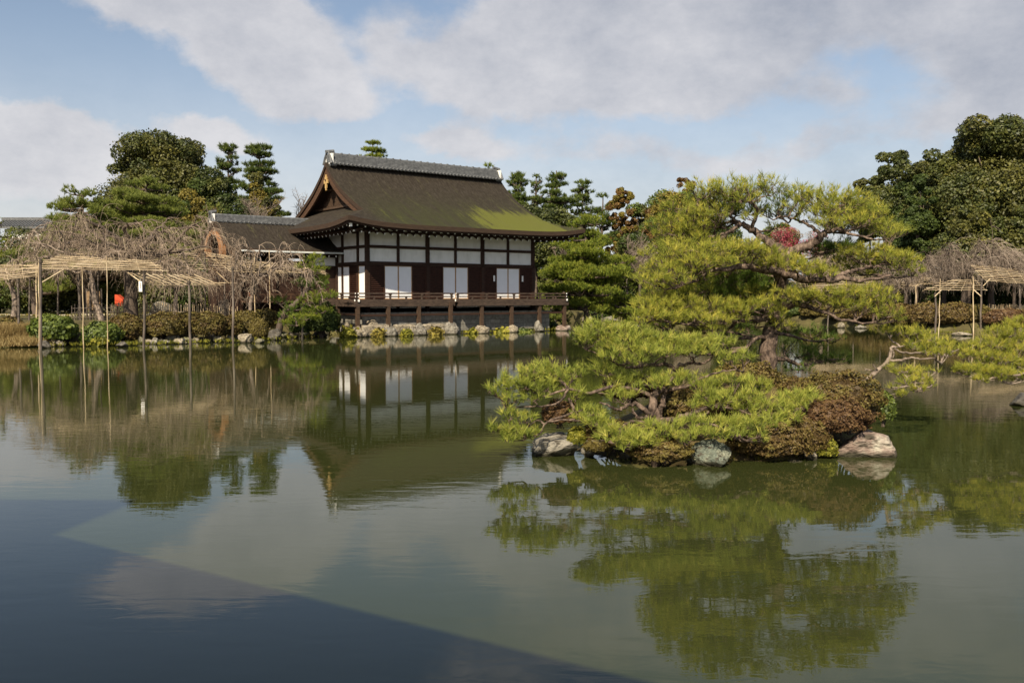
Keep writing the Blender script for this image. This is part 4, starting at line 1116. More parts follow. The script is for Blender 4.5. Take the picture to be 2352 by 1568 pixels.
def bare_tree(label, x, ytop, ybot, hw, d, seed, mat='twig_grey', n=420, name='bare_tree', group=None, r=.012):
    rg = np.random.default_rng(seed)
    top = P(x, ytop, d); b = P(x, ybot, d); R = hw * d / F
    root = empty(name, b, label, 'tree', group)
    tb = Off(b); kb = Off(b)
    H = top[2] - b[2]; S0, D0 = [], []
    fork = b + np.array([0, 0, H * .25]); limb(tb, [b - [0, 0, 1.0], b, fork], .16, .11, 8, 6, .01, rg)
    for i in range(9):
        th = rg.uniform(0, 2 * PI); rr = R * rg.uniform(.2, .9)
        e_ = np.array([b[0] + rr * math.cos(th), d + rr * math.sin(th), b[2] + H * rg.uniform(.6, .97)])
        p, _ = limb(tb, [fork, (fork + e_) / 2 + rg.normal(0, .25, 3), e_], .07, .015, 14, 5, .03, rg)
        m = n // 9; ii = rg.integers(3, 14, m); S0.append(p[ii]); D0.append(unit(np.stack([rg.normal(size=m), rg.normal(size=m), rg.uniform(.0, 1.3, m)], 1) + (e_ - fork) / np.linalg.norm(e_ - fork) * .5))
    S0 = np.concatenate(S0); D0 = np.concatenate(D0); n = len(S0); pts = np.zeros((n, 6, 3)); pts[:, 0] = S0; v = D0
    ln = R * rg.uniform(.15, .42, (n, 1)) / 5
    for s_ in range(1, 6): v = unit(v + rg.normal(0, .22, (n, 3))); pts[:, s_] = pts[:, s_ - 1] + v * ln
    kb.tubes(pts, np.linspace(r, r * .45, 6)[None].repeat(n, 0), 3, 0, var=np.clip(rg.normal(.5, .2, n), 0, 1))
    tb.build('trunk', M['bark_far'], root, smooth=True); kb.build('twigs', M[mat], root)
    return root

def tall_pine(label, x, ytop, ybot, hw, d, seed, mat='needle_far', group='tall dark pines behind the roof', tiers=8, lean=0.0, L=.34, k=13, dens=30, w=.042, spread=None):
    rg = np.random.default_rng(seed)
    top = P(x, ytop, d); zb = P(x, ybot, d)[2]; R = hw * d / F
    b = np.array([top[0] + lean, d, gz(top[0], d)])
    H = top[2] - zb
    trunk = [([b - [0, 0, .3], [b[0] - lean * .4 + rg.normal(0, .1), d, (b[2] + top[2]) / 2], [top[0], d, top[2] - .25]], .22, .05)]
    pads = []
    for i in range(tiers):
        u = i / (tiers - 1)
        z = zb + H * (.04 + .90 * u)
        rr = R * (spread(u) if spread else (1 - .62 * u)) * rg.uniform(.8, 1.12)
        na = 1 if i == tiers - 1 else rg.integers(4, 7)
        t0 = rg.uniform(0, 6)
        for j in range(na):
            th = t0 + j * 2 * PI / na + rg.uniform(-.4, .4); q = 0 if na == 1 else rr * rg.uniform(.35, .85)
            pr = rr * (.46 if na > 1 else .9) * rg.uniform(.65, 1.25) + R * .06
            pads.append(((top[0] + q * math.cos(th), d + q * math.sin(th), z + rg.normal(0, H / tiers * .3)), pr, pr * .9, H / tiers * .30, rg.uniform(.25, .7), 1))
    return pine(label, b, trunk, [], pads, L=L, w=w, k=k, dens=dens, mats=(mat, 'bark_far'), group=group, seed=seed, twig=.02, sub=1.0, name='pine_tree', shade_mat='needle_far', flat=.5)

# ================================================================== the island pines
def z6(x, y, d): return P(1409.6 + .3425 * x, 369.2 + .3425 * y, d)
def z5(x, y, d): return P(1107.5 + .2996 * x, 704.8 + .2996 * y, d)
def z8(x, y, d): return P(1745.2 + .2782 * x, 671.2 + .2782 * y, d)
DM = 15.4
mb_base = np.array([P(1762, 850, DM)[0], DM, iz(P(1762, 850, DM)[0], DM)])
main_trunk = [([mb_base - [0, 0, .15], z6(1030, 1330, DM), z6(1045, 1180, DM), z6(1110, 1010, DM + .1), z6(1130, 860, DM + .1), z6(1125, 740, DM), z6(1150, 640, DM)], .155, .10),
              ([z6(1150, 640, DM), z6(1090, 575, DM), z6(1000, 520, DM + .1), z6(920, 455, DM + .15), z6(850, 425, DM + .2), z6(790, 405, DM + .2)], .085, .035),
              ([z6(1150, 640, DM), z6(1230, 595, DM), z6(1330, 560, DM - .1), z6(1400, 505, DM - .2), z6(1420, 480, DM - .2)], .095, .05)]
main_limbs = [([z6(1128, 740, DM), z6(1060, 735, DM - .2), z6(960, 725, DM - .4), z6(870, 708, DM - .5), z6(760, 725, DM - .6), z6(640, 745, DM - .7), z6(540, 810, DM - .8), z6(400, 855, DM - .9)], .075, .018),
              ([z6(1128, 740, DM), z6(1220, 775, DM - .3), z6(1330, 800, DM - .5), z6(1480, 795, DM - .6), z6(1600, 800, DM - .6), z6(1700, 800, DM - .6), z6(1850, 770, DM - .5)], .08, .02),
              ([z6(1480, 795, DM - .6), z6(1560, 750, DM - .5), z6(1700, 715, DM - .3), z6(1850, 690, DM - .2)], .045, .015),
              ([z6(1420, 480, DM - .2), z6(1500, 460, DM - .3), z6(1600, 490, DM - .4), z6(1740, 530, DM - .5)], .04, .014),
              ([z6(1400, 505, DM - .2), z6(1440, 430, DM - .1), z6(1480, 340, DM), z6(1560, 290, DM + .1)], .04, .014),
              ([z6(1400, 505, DM - .2), z6(1320, 440, DM), z6(1240, 400, DM + .2), z6(1120, 370, DM + .2)], .035, .012),
              ([z6(920, 455, DM + .15), z6(960, 350, DM), z6(930, 290, DM - .1), z6(850, 260, DM - .2)], .035, .013),
              ([z6(850, 425, DM + .2), z6(760, 360, DM + .1), z6(650, 330, DM), z6(560, 300, DM)], .03, .012),
              ([z6(850, 425, DM + .2), z6(760, 490, DM), z6(690, 550, DM - .2)], .04, .022), ([z6(800, 470, DM + .1), z6(720, 495, DM), z6(620, 510, DM)], .03, .018),
              ([z6(1110, 1010, DM), z6(1220, 960, DM - .3), z6(1310, 985, DM - .5), z6(1400, 1010, DM - .6), z6(1560, 1070, DM - .7), z6(1740, 1085, DM - .7)], .06, .015),
              ([z6(1050, 1180, DM), z6(960, 1190, DM - .2), z6(880, 1260, DM - .4), z6(850, 1290, DM - .45)], .04, .02),
              ([z6(1100, 1050, DM), z6(900, 1060, DM - .5), z6(700, 1070, DM - .8), z6(450, 1010, DM - 1.0), z6(300, 1020, DM - 1.0)], .055, .015),
              ([z6(1110, 900, DM), z6(900, 900, DM + .2), z6(700, 870, DM + .3)], .05, .018),
              ([z6(1040, 1330, DM), z6(1120, 1325, DM + .2), z6(1250, 1362, DM + .4), z6(1400, 1345, DM + .6), z6(1550, 1330, DM + .7)], .05, .012),
              ([z6(1060, 1160, DM), z6(1180, 1170, DM + .3), z6(1330, 1210, DM + .6), z6(1480, 1190, DM + .7)], .035, .01),
              ([z6(1000, 520, DM), z6(900, 560, DM - .4), z6(700, 600, DM - .7), z6(480, 610, DM - .8)], .045, .014)]
mp_ = [  # (x, y, rx, ry, depth offset, tone, density)
    (600, 200, 150, 60, 0, .45, .8), (760, 185, 150, 60, -.3, .5, .9), (920, 180, 140, 60, .2, .4, .8), (1060, 175, 110, 70, -.1, .45, .9), (660, 265, 180, 50, .4, .4, .7), (860, 250, 150, 45, -.4, .35, .55),
    (1240, 215, 110, 50, .2, .4, .7), (1360, 235, 130, 60, -.2, .5, .9), (1510, 235, 140, 60, .2, .5, .9), (1640, 270, 110, 55, -.2, .5, .9), (1560, 330, 180, 55, .3, .45, .9), (1720, 340, 120, 55, -.2, .5, .9), (1250, 310, 150, 50, 0, .3, .5), (1440, 330, 120, 50, -.4, .5, .8),
    (1600, 400, 180, 50, -.3, .55, .9), (1760, 430, 140, 55, .1, .5, .8), (1850, 480, 110, 50, -.3, .5, .8), (1450, 420, 120, 40, -.5, .6, .7), (1300, 390, 100, 35, .2, .4, .4),
    (440, 310, 130, 55, .2, .4, .8), (560, 350, 130, 50, -.3, .6, .9), (680, 350, 120, 50, -.2, .7, .9), (430, 420, 130, 50, .3, .45, .9), (560, 430, 120, 45, -.2, .5, .8), (660, 420, 100, 35, .3, .5, .7), (360, 480, 100, 45, 0, .4, .8), (920, 370, 65, 30, -.4, .8, .9), (800, 300, 110, 40, .2, .45, .6), (480, 500, 120, 40, .3, .4, .7), (1000, 330, 80, 35, .3, .4, .35),
    (420, 560, 130, 40, -.5, .5, .7), (320, 620, 120, 50, -.7, .5, .8), (500, 620, 160, 55, -.9, .7, .9), (680, 600, 160, 60, -.9, .8, 1), (840, 590, 150, 55, -.8, .75, 1), (970, 600, 130, 60, -.7, .6, .9), (560, 680, 150, 45, -1.1, .75, .9), (720, 670, 120, 40, -1.0, .6, .7),
    (1080, 650, 130, 50, -.7, .7, .9), (1190, 690, 140, 50, -.8, .8, 1), (1320, 720, 140, 45, -.9, .85, 1), (1420, 745, 100, 35, -.9, .7, .9), (1040, 700, 90, 35, -.6, .5, .6),
    (1380, 590, 130, 40, .7, .1, .8), (1500, 570, 150, 45, .6, .2, .8), (1600, 620, 140, 45, 0, .6, .9), (1720, 620, 150, 55, -.2, .85, 1), (1850, 640, 140, 55, -.3, .8, 1), (1960, 680, 110, 55, -.2, .65, .9), (1780, 680, 130, 35, .3, .6, .7), (2010, 740, 80, 35, 0, .5, .7), (1500, 650, 110, 35, .6, .2, .5),
    (280, 710, 110, 45, -1.0, .55, .8), (430, 740, 120, 45, -1.1, .6, .8), (290, 790, 120, 40, -1.2, .6, .8), (440, 800, 110, 35, -1.2, .5, .6), (620, 780, 80, 30, -.8, .3, .5),
    (560, 850, 150, 50, .4, .1, .9), (720, 820, 170, 60, .3, .15, 1), (880, 830, 170, 60, .3, .1, 1), (1010, 800, 130, 50, .5, .15, .9), (480, 910, 140, 45, .2, .2, .9), (650, 900, 160, 45, .1, .2, .9), (820, 900, 150, 45, .2, .2, .9), (960, 890, 130, 45, 0, .3, .9),
    (1160, 890, 110, 45, -.6, .65, .9), (1290, 900, 130, 45, -.7, .7, .9), (1400, 880, 110, 35, -.8, .65, .7), (1560, 880, 130, 35, -.8, .55, .7), (1680, 880, 140, 45, -.6, .5, .7), (1800, 930, 130, 45, -.6, .5, .8), (1550, 960, 130, 40, -.7, .5, .7), (1680, 980, 130, 45, -.7, .45, .8), (1830, 1010, 110, 40, -.7, .4, .8), (1900, 1050, 70, 25, -.6, .4, .8), (1420, 950, 110, 35, -.7, .5, .6),
    (310, 950, 140, 50, -1.0, .7, .9), (450, 950, 140, 50, -.9, .55, .9), (600, 970, 150, 50, -.8, .5, .9), (760, 980, 130, 45, -.7, .6, .9), (900, 970, 130, 45, -.6, .6, .9), (1050, 960, 120, 50, -.5, .55, .9), (1120, 1010, 90, 40, -.5, .5, .8),
    (260, 1030, 120, 40, -1.2, .7, .9), (400, 1050, 140, 45, -1.2, .6, .9), (560, 1060, 150, 45, -1.1, .55, .9), (700, 1070, 120, 40, -1.0, .5, .8), (840, 1050, 100, 40, -.7, .4, .7), (1120, 1100, 90, 40, -.3, .45, .7), (180, 1060, 70, 30, -1.2, .6, .8), (640, 1130, 110, 30, -1.0, .35, .6),
    (1180, 1120, 90, 45, .4, .15, .5), (1330, 1150, 130, 40, .7, .12, .45), (1450, 1190, 110, 35, .7, .1, .5), (1220, 1280, 130, 40, .5, .1, .45), (1360, 1320, 130, 40, .6, .12, .6), (1500, 1330, 110, 35, .7, .15, .7), (1240, 1390, 110, 35, .4, .1, .5), (1330, 1240, 110, 35, .8, .08, .4), (1180, 1210, 80, 35, .6, .08, .4), (870, 1120, 90, 35, .3, .1, .6), (880, 1240, 60, 30, -.2, .15, .4), (930, 1290, 70, 25, .3, .12, .5)]
pads = []
for (x, y, rx, ry, do, tone, dn) in mp_:
    d = DM + do; s_ = .3425 * d / F
    pads.append((z6(x, y, d), rx * s_ * 1.06, rx * s_ * .9, ry * s_ * 1.3, tone, dn))
rg_ = np.random.default_rng(99)
for (x, y, rx, ry, do, tone, dn) in mp_:
    if (x < 1150 and y < 1090) or y < 470:
        if (760 < x < 1150 and 380 < y < 560) or dn < .5: continue
        x2, y2, d = x + rg_.normal(0, 70), y + rg_.uniform(10, 75), DM + .35 + rg_.uniform(0, .5)
        if y2 > 470 and y2 < 560 and x2 > 700: continue
        s_ = .3425 * d / F
        pads.append((z6(x2, y2, d), rx * s_, rx * s_ * .9, ry * s_ * 1.2, tone * .6, .7))
for (x, y) in ((520, 800), (650, 770), (780, 760), (900, 760), (1000, 750), (560, 900), (700, 860), (860, 880), (1000, 860), (400, 880), (320, 880), (760, 950), (1040, 900), (1100, 860)):
    d = DM + .5; s_ = .3425 * d / F
    pads.append((z6(x, y, d), 130 * s_, 130 * s_, 60 * s_, .1, .9))
for (x, y, do, to, dn) in ((340, 690, -.3, .5, .8), (480, 700, -.2, .5, .8), (620, 730, -.1, .45, .8), (760, 720, 0, .4, .8), (870, 670, 0, .5, .7), (400, 570, .2, .5, .7), (290, 870, -.6, .55, .8), (420, 880, -.5, .55, .8), (560, 850, -.4, .5, .8), (250, 960, -.9, .6, .8), (1520, 700, .3, .35, .5), (1660, 730, .2, .4, .5), (1800, 760, .1, .4, .5), (1300, 940, -.4, .5, .6), (1480, 930, -.4, .5, .6), (1750, 880, -.3, .5, .6), (330, 1000, -1.1, .6, .8), (480, 1010, -1.0, .6, .8), (800, 1010, -.7, .55, .7), (360, 420, .1, .5, .8), (430, 480, 0, .5, .8), (560, 520, -.2, .55, .7)):
    d = DM + do; s_ = .3425 * d / F
    pads.append((z6(x, y, d), 140 * s_, 115 * s_, 58 * s_, to, dn))
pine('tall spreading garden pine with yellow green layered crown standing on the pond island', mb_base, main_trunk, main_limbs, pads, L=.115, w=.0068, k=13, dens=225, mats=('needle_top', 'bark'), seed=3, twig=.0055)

DF = 13.0
fb = np.array([P(1508, 962, DF)[0], DF, iz(P(1508, 962, DF)[0], DF)])
ft = [([fb - [0, 0, .15], z5(1340, 850, DF), z5(1310, 760, DF), z5(1320, 680, DF + .05), z5(1370, 640, DF + .15), z5(1420, 590, DF + .3), z5(1490, 500, DF + .6), z5(1520, 440, DF + .8)], .075, .035),
      ([z5(1345, 855, DF), z5(1380, 740, DF + .1), z5(1390, 650, DF + .2)], .05, .03)]
fl = [([z5(1330, 850, DF), z5(1260, 800, DF - .1), z5(1180, 745, DF - .1), z5(1100, 770, DF - .2), z5(1020, 780, DF - .3), z5(900, 730, DF - .35)], .045, .013),
      ([z5(1350, 870, DF), z5(1450, 865, DF - .2), z5(1560, 830, DF - .35), z5(1650, 800, DF - .4), z5(1750, 770, DF - .4), z5(1900, 775, DF - .4), z5(2100, 830, DF - .4)], .05, .012),
      ([z5(1560, 830, DF - .35), z5(1680, 835, DF - .4), z5(1740, 800, DF - .45)], .025, .012),
      ([z5(1350, 880, DF), z5(1280, 905, DF - .3), z5(1180, 875, DF - .45), z5(1100, 900, DF - .6), z5(1060, 930, DF - .7)], .035, .01),
      ([z5(1350, 880, DF), z5(1440, 920, DF - .4), z5(1530, 935, DF - .6), z5(1600, 930, DF - .7), z5(1700, 900, DF - .8), z5(1900, 930, DF - .8)], .04, .012),
      ([z5(1310, 840, DF), z5(1200, 850, DF - .4), z5(1150, 780, DF - .4)], .03, .015),
      ([z5(1320, 690, DF + .05), z5(1200, 640, DF), z5(1000, 610, DF - .1), z5(800, 660, DF - .2), z5(660, 630, DF - .3), z5(500, 680, DF - .3), z5(330, 640, DF - .3)], .035, .010),
      ([z5(660, 630, DF - .3), z5(600, 720, DF - .35), z5(500, 755, DF - .4), z5(300, 765, DF - .4), z5(180, 770, DF - .4)], .018, .008),
      ([z5(660, 700, DF - .3), z5(700, 790, DF - .3), z5(650, 830, DF - .35), z5(540, 860, DF - .4), z5(480, 900, DF - .45), z5(430, 980, DF - .5), z5(330, 1010, DF - .5)], .02, .009),
      ([z5(480, 900, DF - .45), z5(420, 870, DF - .45), z5(330, 930, DF - .5), z5(230, 930, DF - .5)], .014, .007),
      ([z5(1500, 480, DF + .6), z5(1400, 440, DF + .5), z5(1200, 455, DF + .3), z5(1100, 460, DF + .2), z5(950, 390, DF + .1), z5(800, 330, DF)], .035, .010),
      ([z5(1500, 470, DF + .6), z5(1600, 430, DF + .5), z5(1700, 430, DF + .4), z5(1850, 300, DF + .4)], .03, .012),
      ([z5(1390, 650, DF + .2), z5(1480, 630, DF), z5(1600, 600, DF - .1), z5(1650, 560, DF - .1), z5(1780, 510, DF - .1), z5(1950, 480, DF - .1)], .03, .01),
      ([z5(1390, 650, DF + .2), z5(1290, 600, DF + .2), z5(1150, 600, DF + .2), z5(980, 570, DF + .2)], .022, .009)]
fp_ = [(1240, 1000, 110, 40, -1.0, .6, .9), (1560, 1000, 100, 35, -.95, .55, .8), (1480, 900, 90, 40, -.85, .5, .7), (1260, 900, 80, 35, -.8, .5, .6), (1620, 740, 90, 40, -.4, .5, .7), (1000, 640, 100, 40, -.1, .5, .8), (2250, 900, 100, 45, -.6, .55, .9), (2350, 830, 100, 45, -.5, .6, .9), (870, 170, 140, 60, .1, .6, 1), (1010, 190, 140, 70, .2, .6, 1), (1170, 210, 140, 60, .3, .55, 1), (800, 240, 110, 60, 0, .6, 1), (930, 280, 140, 60, 0, .65, 1), (1100, 290, 150, 70, .1, .7, 1), (1270, 260, 150, 60, .3, .6, 1), (1420, 270, 140, 60, .4, .65, 1), (1560, 270, 140, 60, .4, .65, 1), (1700, 270, 130, 60, .4, .6, 1), (1840, 260, 110, 50, .4, .5, .9), (1250, 340, 140, 50, 0, .6, .9), (1420, 340, 140, 45, .2, .6, .9), (1600, 340, 140, 45, .3, .55, .9), (1000, 360, 130, 45, -.1, .55, .9), (1150, 400, 120, 35, -.1, .4, .6), (1740, 340, 100, 40, .2, .5, .8), (750, 220, 70, 35, 0, .6, .9),
       (520, 440, 70, 50, -.1, .55, .8), (400, 500, 140, 65, -.2, .65, 1), (570, 500, 130, 60, -.1, .55, 1), (690, 500, 100, 50, 0, .5, .9), (260, 560, 130, 60, -.3, .65, 1), (180, 600, 90, 50, -.3, .6, 1), (90, 630, 60, 40, -.35, .6, .9), (350, 600, 130, 50, -.35, .6, 1), (480, 600, 120, 50, -.3, .5, .9), (620, 570, 110, 45, -.1, .45, .8), (230, 700, 110, 45, -.4, .55, .9), (400, 690, 110, 40, -.4, .5, .7), (740, 660, 110, 45, -.2, .5, .8), (150, 660, 70, 35, -.4, .5, .8),
       (880, 450, 90, 45, .2, .5, .9), (960, 490, 110, 50, .1, .5, .9), (1100, 560, 120, 45, .2, .5, .9), (1000, 560, 90, 35, .1, .45, .7), (1220, 520, 110, 40, .3, .5, .8), (1430, 560, 130, 50, 0, .6, .9), (1560, 540, 110, 45, .1, .6, .9), (1350, 590, 90, 35, -.1, .55, .8), (1160, 610, 90, 35, 0, .4, .6),
       (210, 820, 100, 45, -.5, .5, .9), (330, 850, 90, 40, -.5, .55, .9), (160, 930, 100, 40, -.5, .55, .9), (260, 960, 120, 50, -.55, .6, 1), (370, 970, 90, 40, -.5, .6, .9), (90, 920, 50, 30, -.5, .5, .8), (200, 1000, 90, 30, -.6, .5, .8),
       (780, 850, 110, 45, -.3, .6, .9), (900, 880, 120, 45, -.5, .6, .9), (860, 800, 100, 35, -.3, .5, .7), (1040, 690, 100, 40, -.2, .5, .8), (1130, 670, 80, 35, -.1, .5, .7), (960, 940, 120, 45, -.7, .6, .9), (1080, 960, 120, 45, -.8, .65, 1), (1200, 970, 120, 45, -.8, .6, 1), (980, 1010, 110, 35, -.9, .5, .8), (1130, 1030, 130, 40, -.95, .55, .9), (1280, 1040, 110, 30, -.95, .5, .8), (1340, 930, 110, 45, -.8, .6, .9), (1440, 960, 100, 40, -.9, .6, .9), (1110, 1080, 80, 20, -1.0, .4, .7), (800, 770, 80, 30, -.2, .4, .6),
       (1900, 400, 100, 50, .1, .5, .9), (2000, 380, 90, 40, .2, .5, .9), (1700, 600, 110, 50, -.1, .55, .9), (1800, 570, 110, 50, 0, .6, .9), (1930, 560, 120, 50, -.1, .6, .9), (2060, 580, 120, 50, -.1, .55, .9), (2160, 620, 90, 45, -.1, .5, .9), (1760, 670, 120, 45, -.3, .55, .9), (1900, 670, 130, 50, -.3, .6, 1), (2040, 690, 130, 50, -.3, .6, .9), (1830, 740, 130, 45, -.4, .5, .8), (2000, 770, 130, 50, -.4, .55, .9), (2150, 740, 120, 50, -.3, .5, .9),
       (2280, 760, 120, 45, -.3, .6, .9), (2400, 760, 120, 45, -.2, .6, .9), (2510, 720, 110, 45, -.1, .65, .9), (2440, 680, 110, 45, 0, .6, .9), (2330, 690, 100, 40, -.1, .55, .9), (2560, 680, 60, 35, 0, .6, .9), (2250, 830, 100, 45, -.5, .5, .9),
       (1620, 880, 110, 45, -.7, .6, .9), (1740, 880, 110, 45, -.7, .65, 1), (1860, 900, 120, 45, -.7, .65, 1), (1990, 900, 120, 50, -.7, .6, 1), (2110, 880, 110, 50, -.6, .6, .9), (1680, 960, 110, 40, -.9, .6, .9), (1820, 970, 120, 40, -.9, .6, .9), (1960, 970, 110, 40, -.9, .55, .9), (2080, 960, 100, 45, -.8, .5, .9), (2130, 1010, 70, 30, -.8, .45, .8)]
pads = []
for (x, y, rx, ry, do, tone, dn) in fp_:
    d = DF + do; s_ = .2996 * d / F
    pads.append((z5(x, y, d), rx * s_ * 1.12, rx * s_ * .95, ry * s_ * 1.2, tone, dn))
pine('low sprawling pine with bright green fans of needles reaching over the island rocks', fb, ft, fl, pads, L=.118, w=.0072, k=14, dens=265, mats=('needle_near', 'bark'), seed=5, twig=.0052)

DL = 14.9
lb_ = np.array([P(1900, 930, DL)[0], DL, iz(P(1900, 930, DL)[0], DL)])
lt = [([lb_ - [0, 0, .1], P(1930, 905, DL), z8(850, 745, DL), z8(960, 660, DL), z8(1040, 590, DL), z8(1065, 545, DL), z8(1085, 460, DL), z8(1110, 455, DL), z8(1150, 490, DL)], .05, .016)]
ll = [([z8(1060, 560, DL), z8(1150, 560, DL - .1), z8(1240, 540, DL - .2), z8(1330, 550, DL - .3), z8(1450, 545, DL - .4)], .024, .012), ([z8(1085, 455, DL), z8(1105, 500, DL), z8(1100, 540, DL)], .014, .01),
      ([z8(1040, 590, DL), z8(1150, 640, DL - .3), z8(1250, 740, DL - .5), z8(1330, 800, DL - .6)], .018, .008), ([z8(1110, 455, DL), z8(1200, 440, DL + .3), z8(1350, 400, DL + .4), z8(1500, 430, DL + .4)], .016, .008)]
lp_ = [(1080, 310, 80, 35, .3), (1180, 330, 100, 40, .3), (1290, 320, 90, 40, .4), (1380, 380, 110, 45, .3), (1300, 430, 110, 45, .2), (1440, 430, 120, 50, .3), (1550, 430, 100, 50, .4), (1500, 490, 110, 40, .2), (1370, 480, 90, 35, .2), (1600, 460, 50, 30, .4), (1060, 610, 50, 35, -.1), (940, 590, 26, 30, -.1), (870, 630, 30, 15, 0), (950, 700, 25, 20, 0), (1170, 650, 90, 45, -.4), (1270, 660, 90, 45, -.4), (1330, 720, 90, 50, -.5), (1210, 730, 90, 40, -.5), (1310, 800, 90, 40, -.6), (1180, 830, 80, 28, -.6), (1420, 650, 60, 40, -.2), (1420, 760, 50, 30, -.5), (1110, 780, 50, 25, -.6)]
pads = [(z8(x, y, DL + do), rx * .2782 * (DL + do) / F * 1.05, rx * .2782 * (DL + do) / F * .8, ry * .2782 * (DL + do) / F, rng.uniform(.6, .85), .85) for (x, y, rx, ry, do) in lp_]
pine('small crooked pine with a bent pale trunk leaning out over the water behind the island', lb_, lt, ll, pads, L=.11, w=.006, k=17, dens=320, mats=('needle_top', 'branch_pale'), seed=6, twig=.006)

DR = 16.0
rb_ = np.array([P(2560, 800, DR)[0], DR, -.4])
rt = [([rb_, P(2540, 840, DR), P(2500, 800, DR), P(2450, 780, DR)], .10, .06)]
rl = [([P(2450, 780, DR), P(2380, 850, DR - .3), P(2310, 862, DR - .5), P(2260, 872, DR - .5)], .035, .01), ([P(2450, 780, DR), P(2380, 830, DR), P(2300, 835, DR), P(2230, 835, DR)], .03, .009), ([P(2450, 780, DR), P(2400, 790, DR + .2), P(2330, 800, DR + .3)], .04, .012)]
rock((rb_[0] + .15, rb_[1] + .1, .02), .85, .75, .5, 'rock_dark', 'dark boulder at the foot of the pine reaching in from the right', seed=141)
rp_ = [(2360, 745, 50, 20, .2), (2310, 765, 45, 20, .1), (2280, 790, 45, 20, 0), (2250, 815, 45, 18, -.1), (2210, 812, 25, 12, -.1), (2330, 800, 50, 22, 0), (2360, 780, 45, 22, .3), (2300, 825, 40, 15, -.2), (2350, 835, 40, 16, 0), (2250, 850, 50, 14, -.3), (2300, 855, 50, 13, -.4), (2350, 862, 40, 14, -.3), (2210, 845, 30, 9, -.3), (2270, 868, 35, 10, -.5), (2390, 800, 40, 25, .2), (2220, 795, 20, 10, 0), (2200, 850, 18, 7, -.3)]
pads = [(P(x, y, DR + do), rx * (DR + do) / F, rx * (DR + do) / F * .8, ry * (DR + do) / F, rng.uniform(.55, 1.0), .9) for (x, y, rx, ry, do) in rp_]
pine('yellow green pine boughs reaching in over the water from beyond the right bank', rb_, rt, rl, pads, L=.11, w=.006, k=17, dens=330, mats=('needle_top', 'branch_pale'), seed=8, twig=.006)

# island shrubs
ib = [(1925, 925, 100, 72, 13.5, 'azalea', 'large rounded brown azalea at the right end of the island', 9000), (1905, 960, 95, 50, 13.05, 'azalea_red', 'reddish brown azalea mound in front of the largest rounded one', 7000), (1835, 892, 42, 26, 14.0, 'azalea', 'small brown azalea between the pine trunk mound and the large rounded one', 3000),
      (1715, 880, 85, 48, 14.6, 'azalea', 'brown azalea mound around the foot of the tall pine', 7000), (1450, 895, 70, 32, 14.2, 'azalea_red', 'red brown azalea glimpsed behind the low pine on the left', 4000), (1287, 952, 40, 32, 13.1, 'azalea_red', 'dark red brown azalea above the long sloping rock', 3500),
      (1520, 1035, 70, 30, 12.25, 'azalea', 'low brown azalea at the waterline left of the blocky boulder', 5000), (1770, 1010, 95, 56, 12.7, 'azalea', 'wide brown azalea right of the blocky boulder', 9000), (1845, 1005, 60, 50, 12.8, 'azalea', 'brown azalea behind the small upright stone', 5000),
      (1600, 935, 110, 45, 13.6, 'azalea', 'brown azalea in the middle of the island behind the low pine trunk', 6000), (1400, 1000, 60, 38, 12.9, 'azalea', 'brown azalea under the lower fans of the low pine', 4000)]
for i, (x, y, hw, hh, d, mt_, lb, n) in enumerate(ib):
    bush(lb, x, y, hw, hh, d, mt_, n=n, leaf=.022, seed=200 + i, group='clipped azaleas on the island', lumps=.17, mat2='azalea_olive' if i % 3 == 0 else None)
bush('glossy dark green shrub at the right edge of the island', 2030, 940, 24, 40, 14.1, 'leaf_bright', n=1400, leaf=.04, seed=231, name='green_shrub')
bush('olive tuft of groundcover between the two left island rocks', 1325, 1005, 22, 26, 12.85, 'leaf_lime', n=900, leaf=.026, seed=232, name='green_shrub', stems=False)
bush('yellow green groundcover cushion at the waterline under the low pine', 1370, 1025, 30, 14, 12.6, 'azalea_olive', n=1200, leaf=.024, seed=233, name='green_shrub', stems=False)
bush('pale dry grassy cushion beside the large pale boulder', 1892, 1030, 32, 26, 12.75, 'leaf_lime', n=1100, leaf=.026, seed=234, name='green_shrub', stems=False)
bush('small green plant in front of the brown azalea at the pine foot', 1700, 880, 24, 12, 13.85, 'leaf_bright', n=500, leaf=.03, seed=235, name='green_shrub', stems=False)

def grass_patch(name, label, centers, n, L, w, mat, seed, zf):
    rg = np.random.default_rng(seed); g = MB()
    for (x, y, sx, sy) in centers:
        m = n; px = x + rg.normal(0, sx, m); py = y + rg.normal(0, sy, m); pz = zf(px, py)
        k = pz > .0; pos = np.stack([px, py, pz], 1)[k]
        D = unit(np.stack([rg.normal(0, .35, k.sum()), rg.normal(0, .35, k.sum()), np.ones(k.sum())], 1))
        tufts(g, pos, D, 6, L, w, .1, .9, 0, rg.uniform(0, 1, k.sum()), .0, rg)
    return tag(g.build(name, M[mat]), label, 'grass', kind='stuff')
cs = []
for (x, y, d) in ((1890, 1040, 12.7), (1840, 1050, 12.5), (1340, 1030, 12.7), (1480, 1050, 12.4), (1700, 1060, 12.3), (1560, 1060, 12.2), (1420, 1045, 12.5), (1750, 900, 14.6)):
    p_ = P(x, y, d); cs.append((p_[0], p_[1] + .15, .28, .15))
grass_patch('grass', 'thin dry grass along the island shore', cs, 60, .11, .004, 'moss_grass', 11, island_z)
cs = []
for x in np.arange(-6, 62, 5): p_ = PZ(x, 797, 0); cs.append((p_[0], p_[1] + .5, .35, .35))
grass_patch('dry_grass', 'dry straw coloured grass on the left shore', cs, 160, .42, .022, 'dry_grass', 12, lambda x, y: np.clip(ground_z(x, y), .05, 2))
cs = []
for x in list(range(70, 760, 23)): p_ = PZ(x, np.interp(x, [70, 330, 560, 760], [797, 794, 786, 772]), 0); cs.append((p_[0], p_[1] + .25, .45, .2))
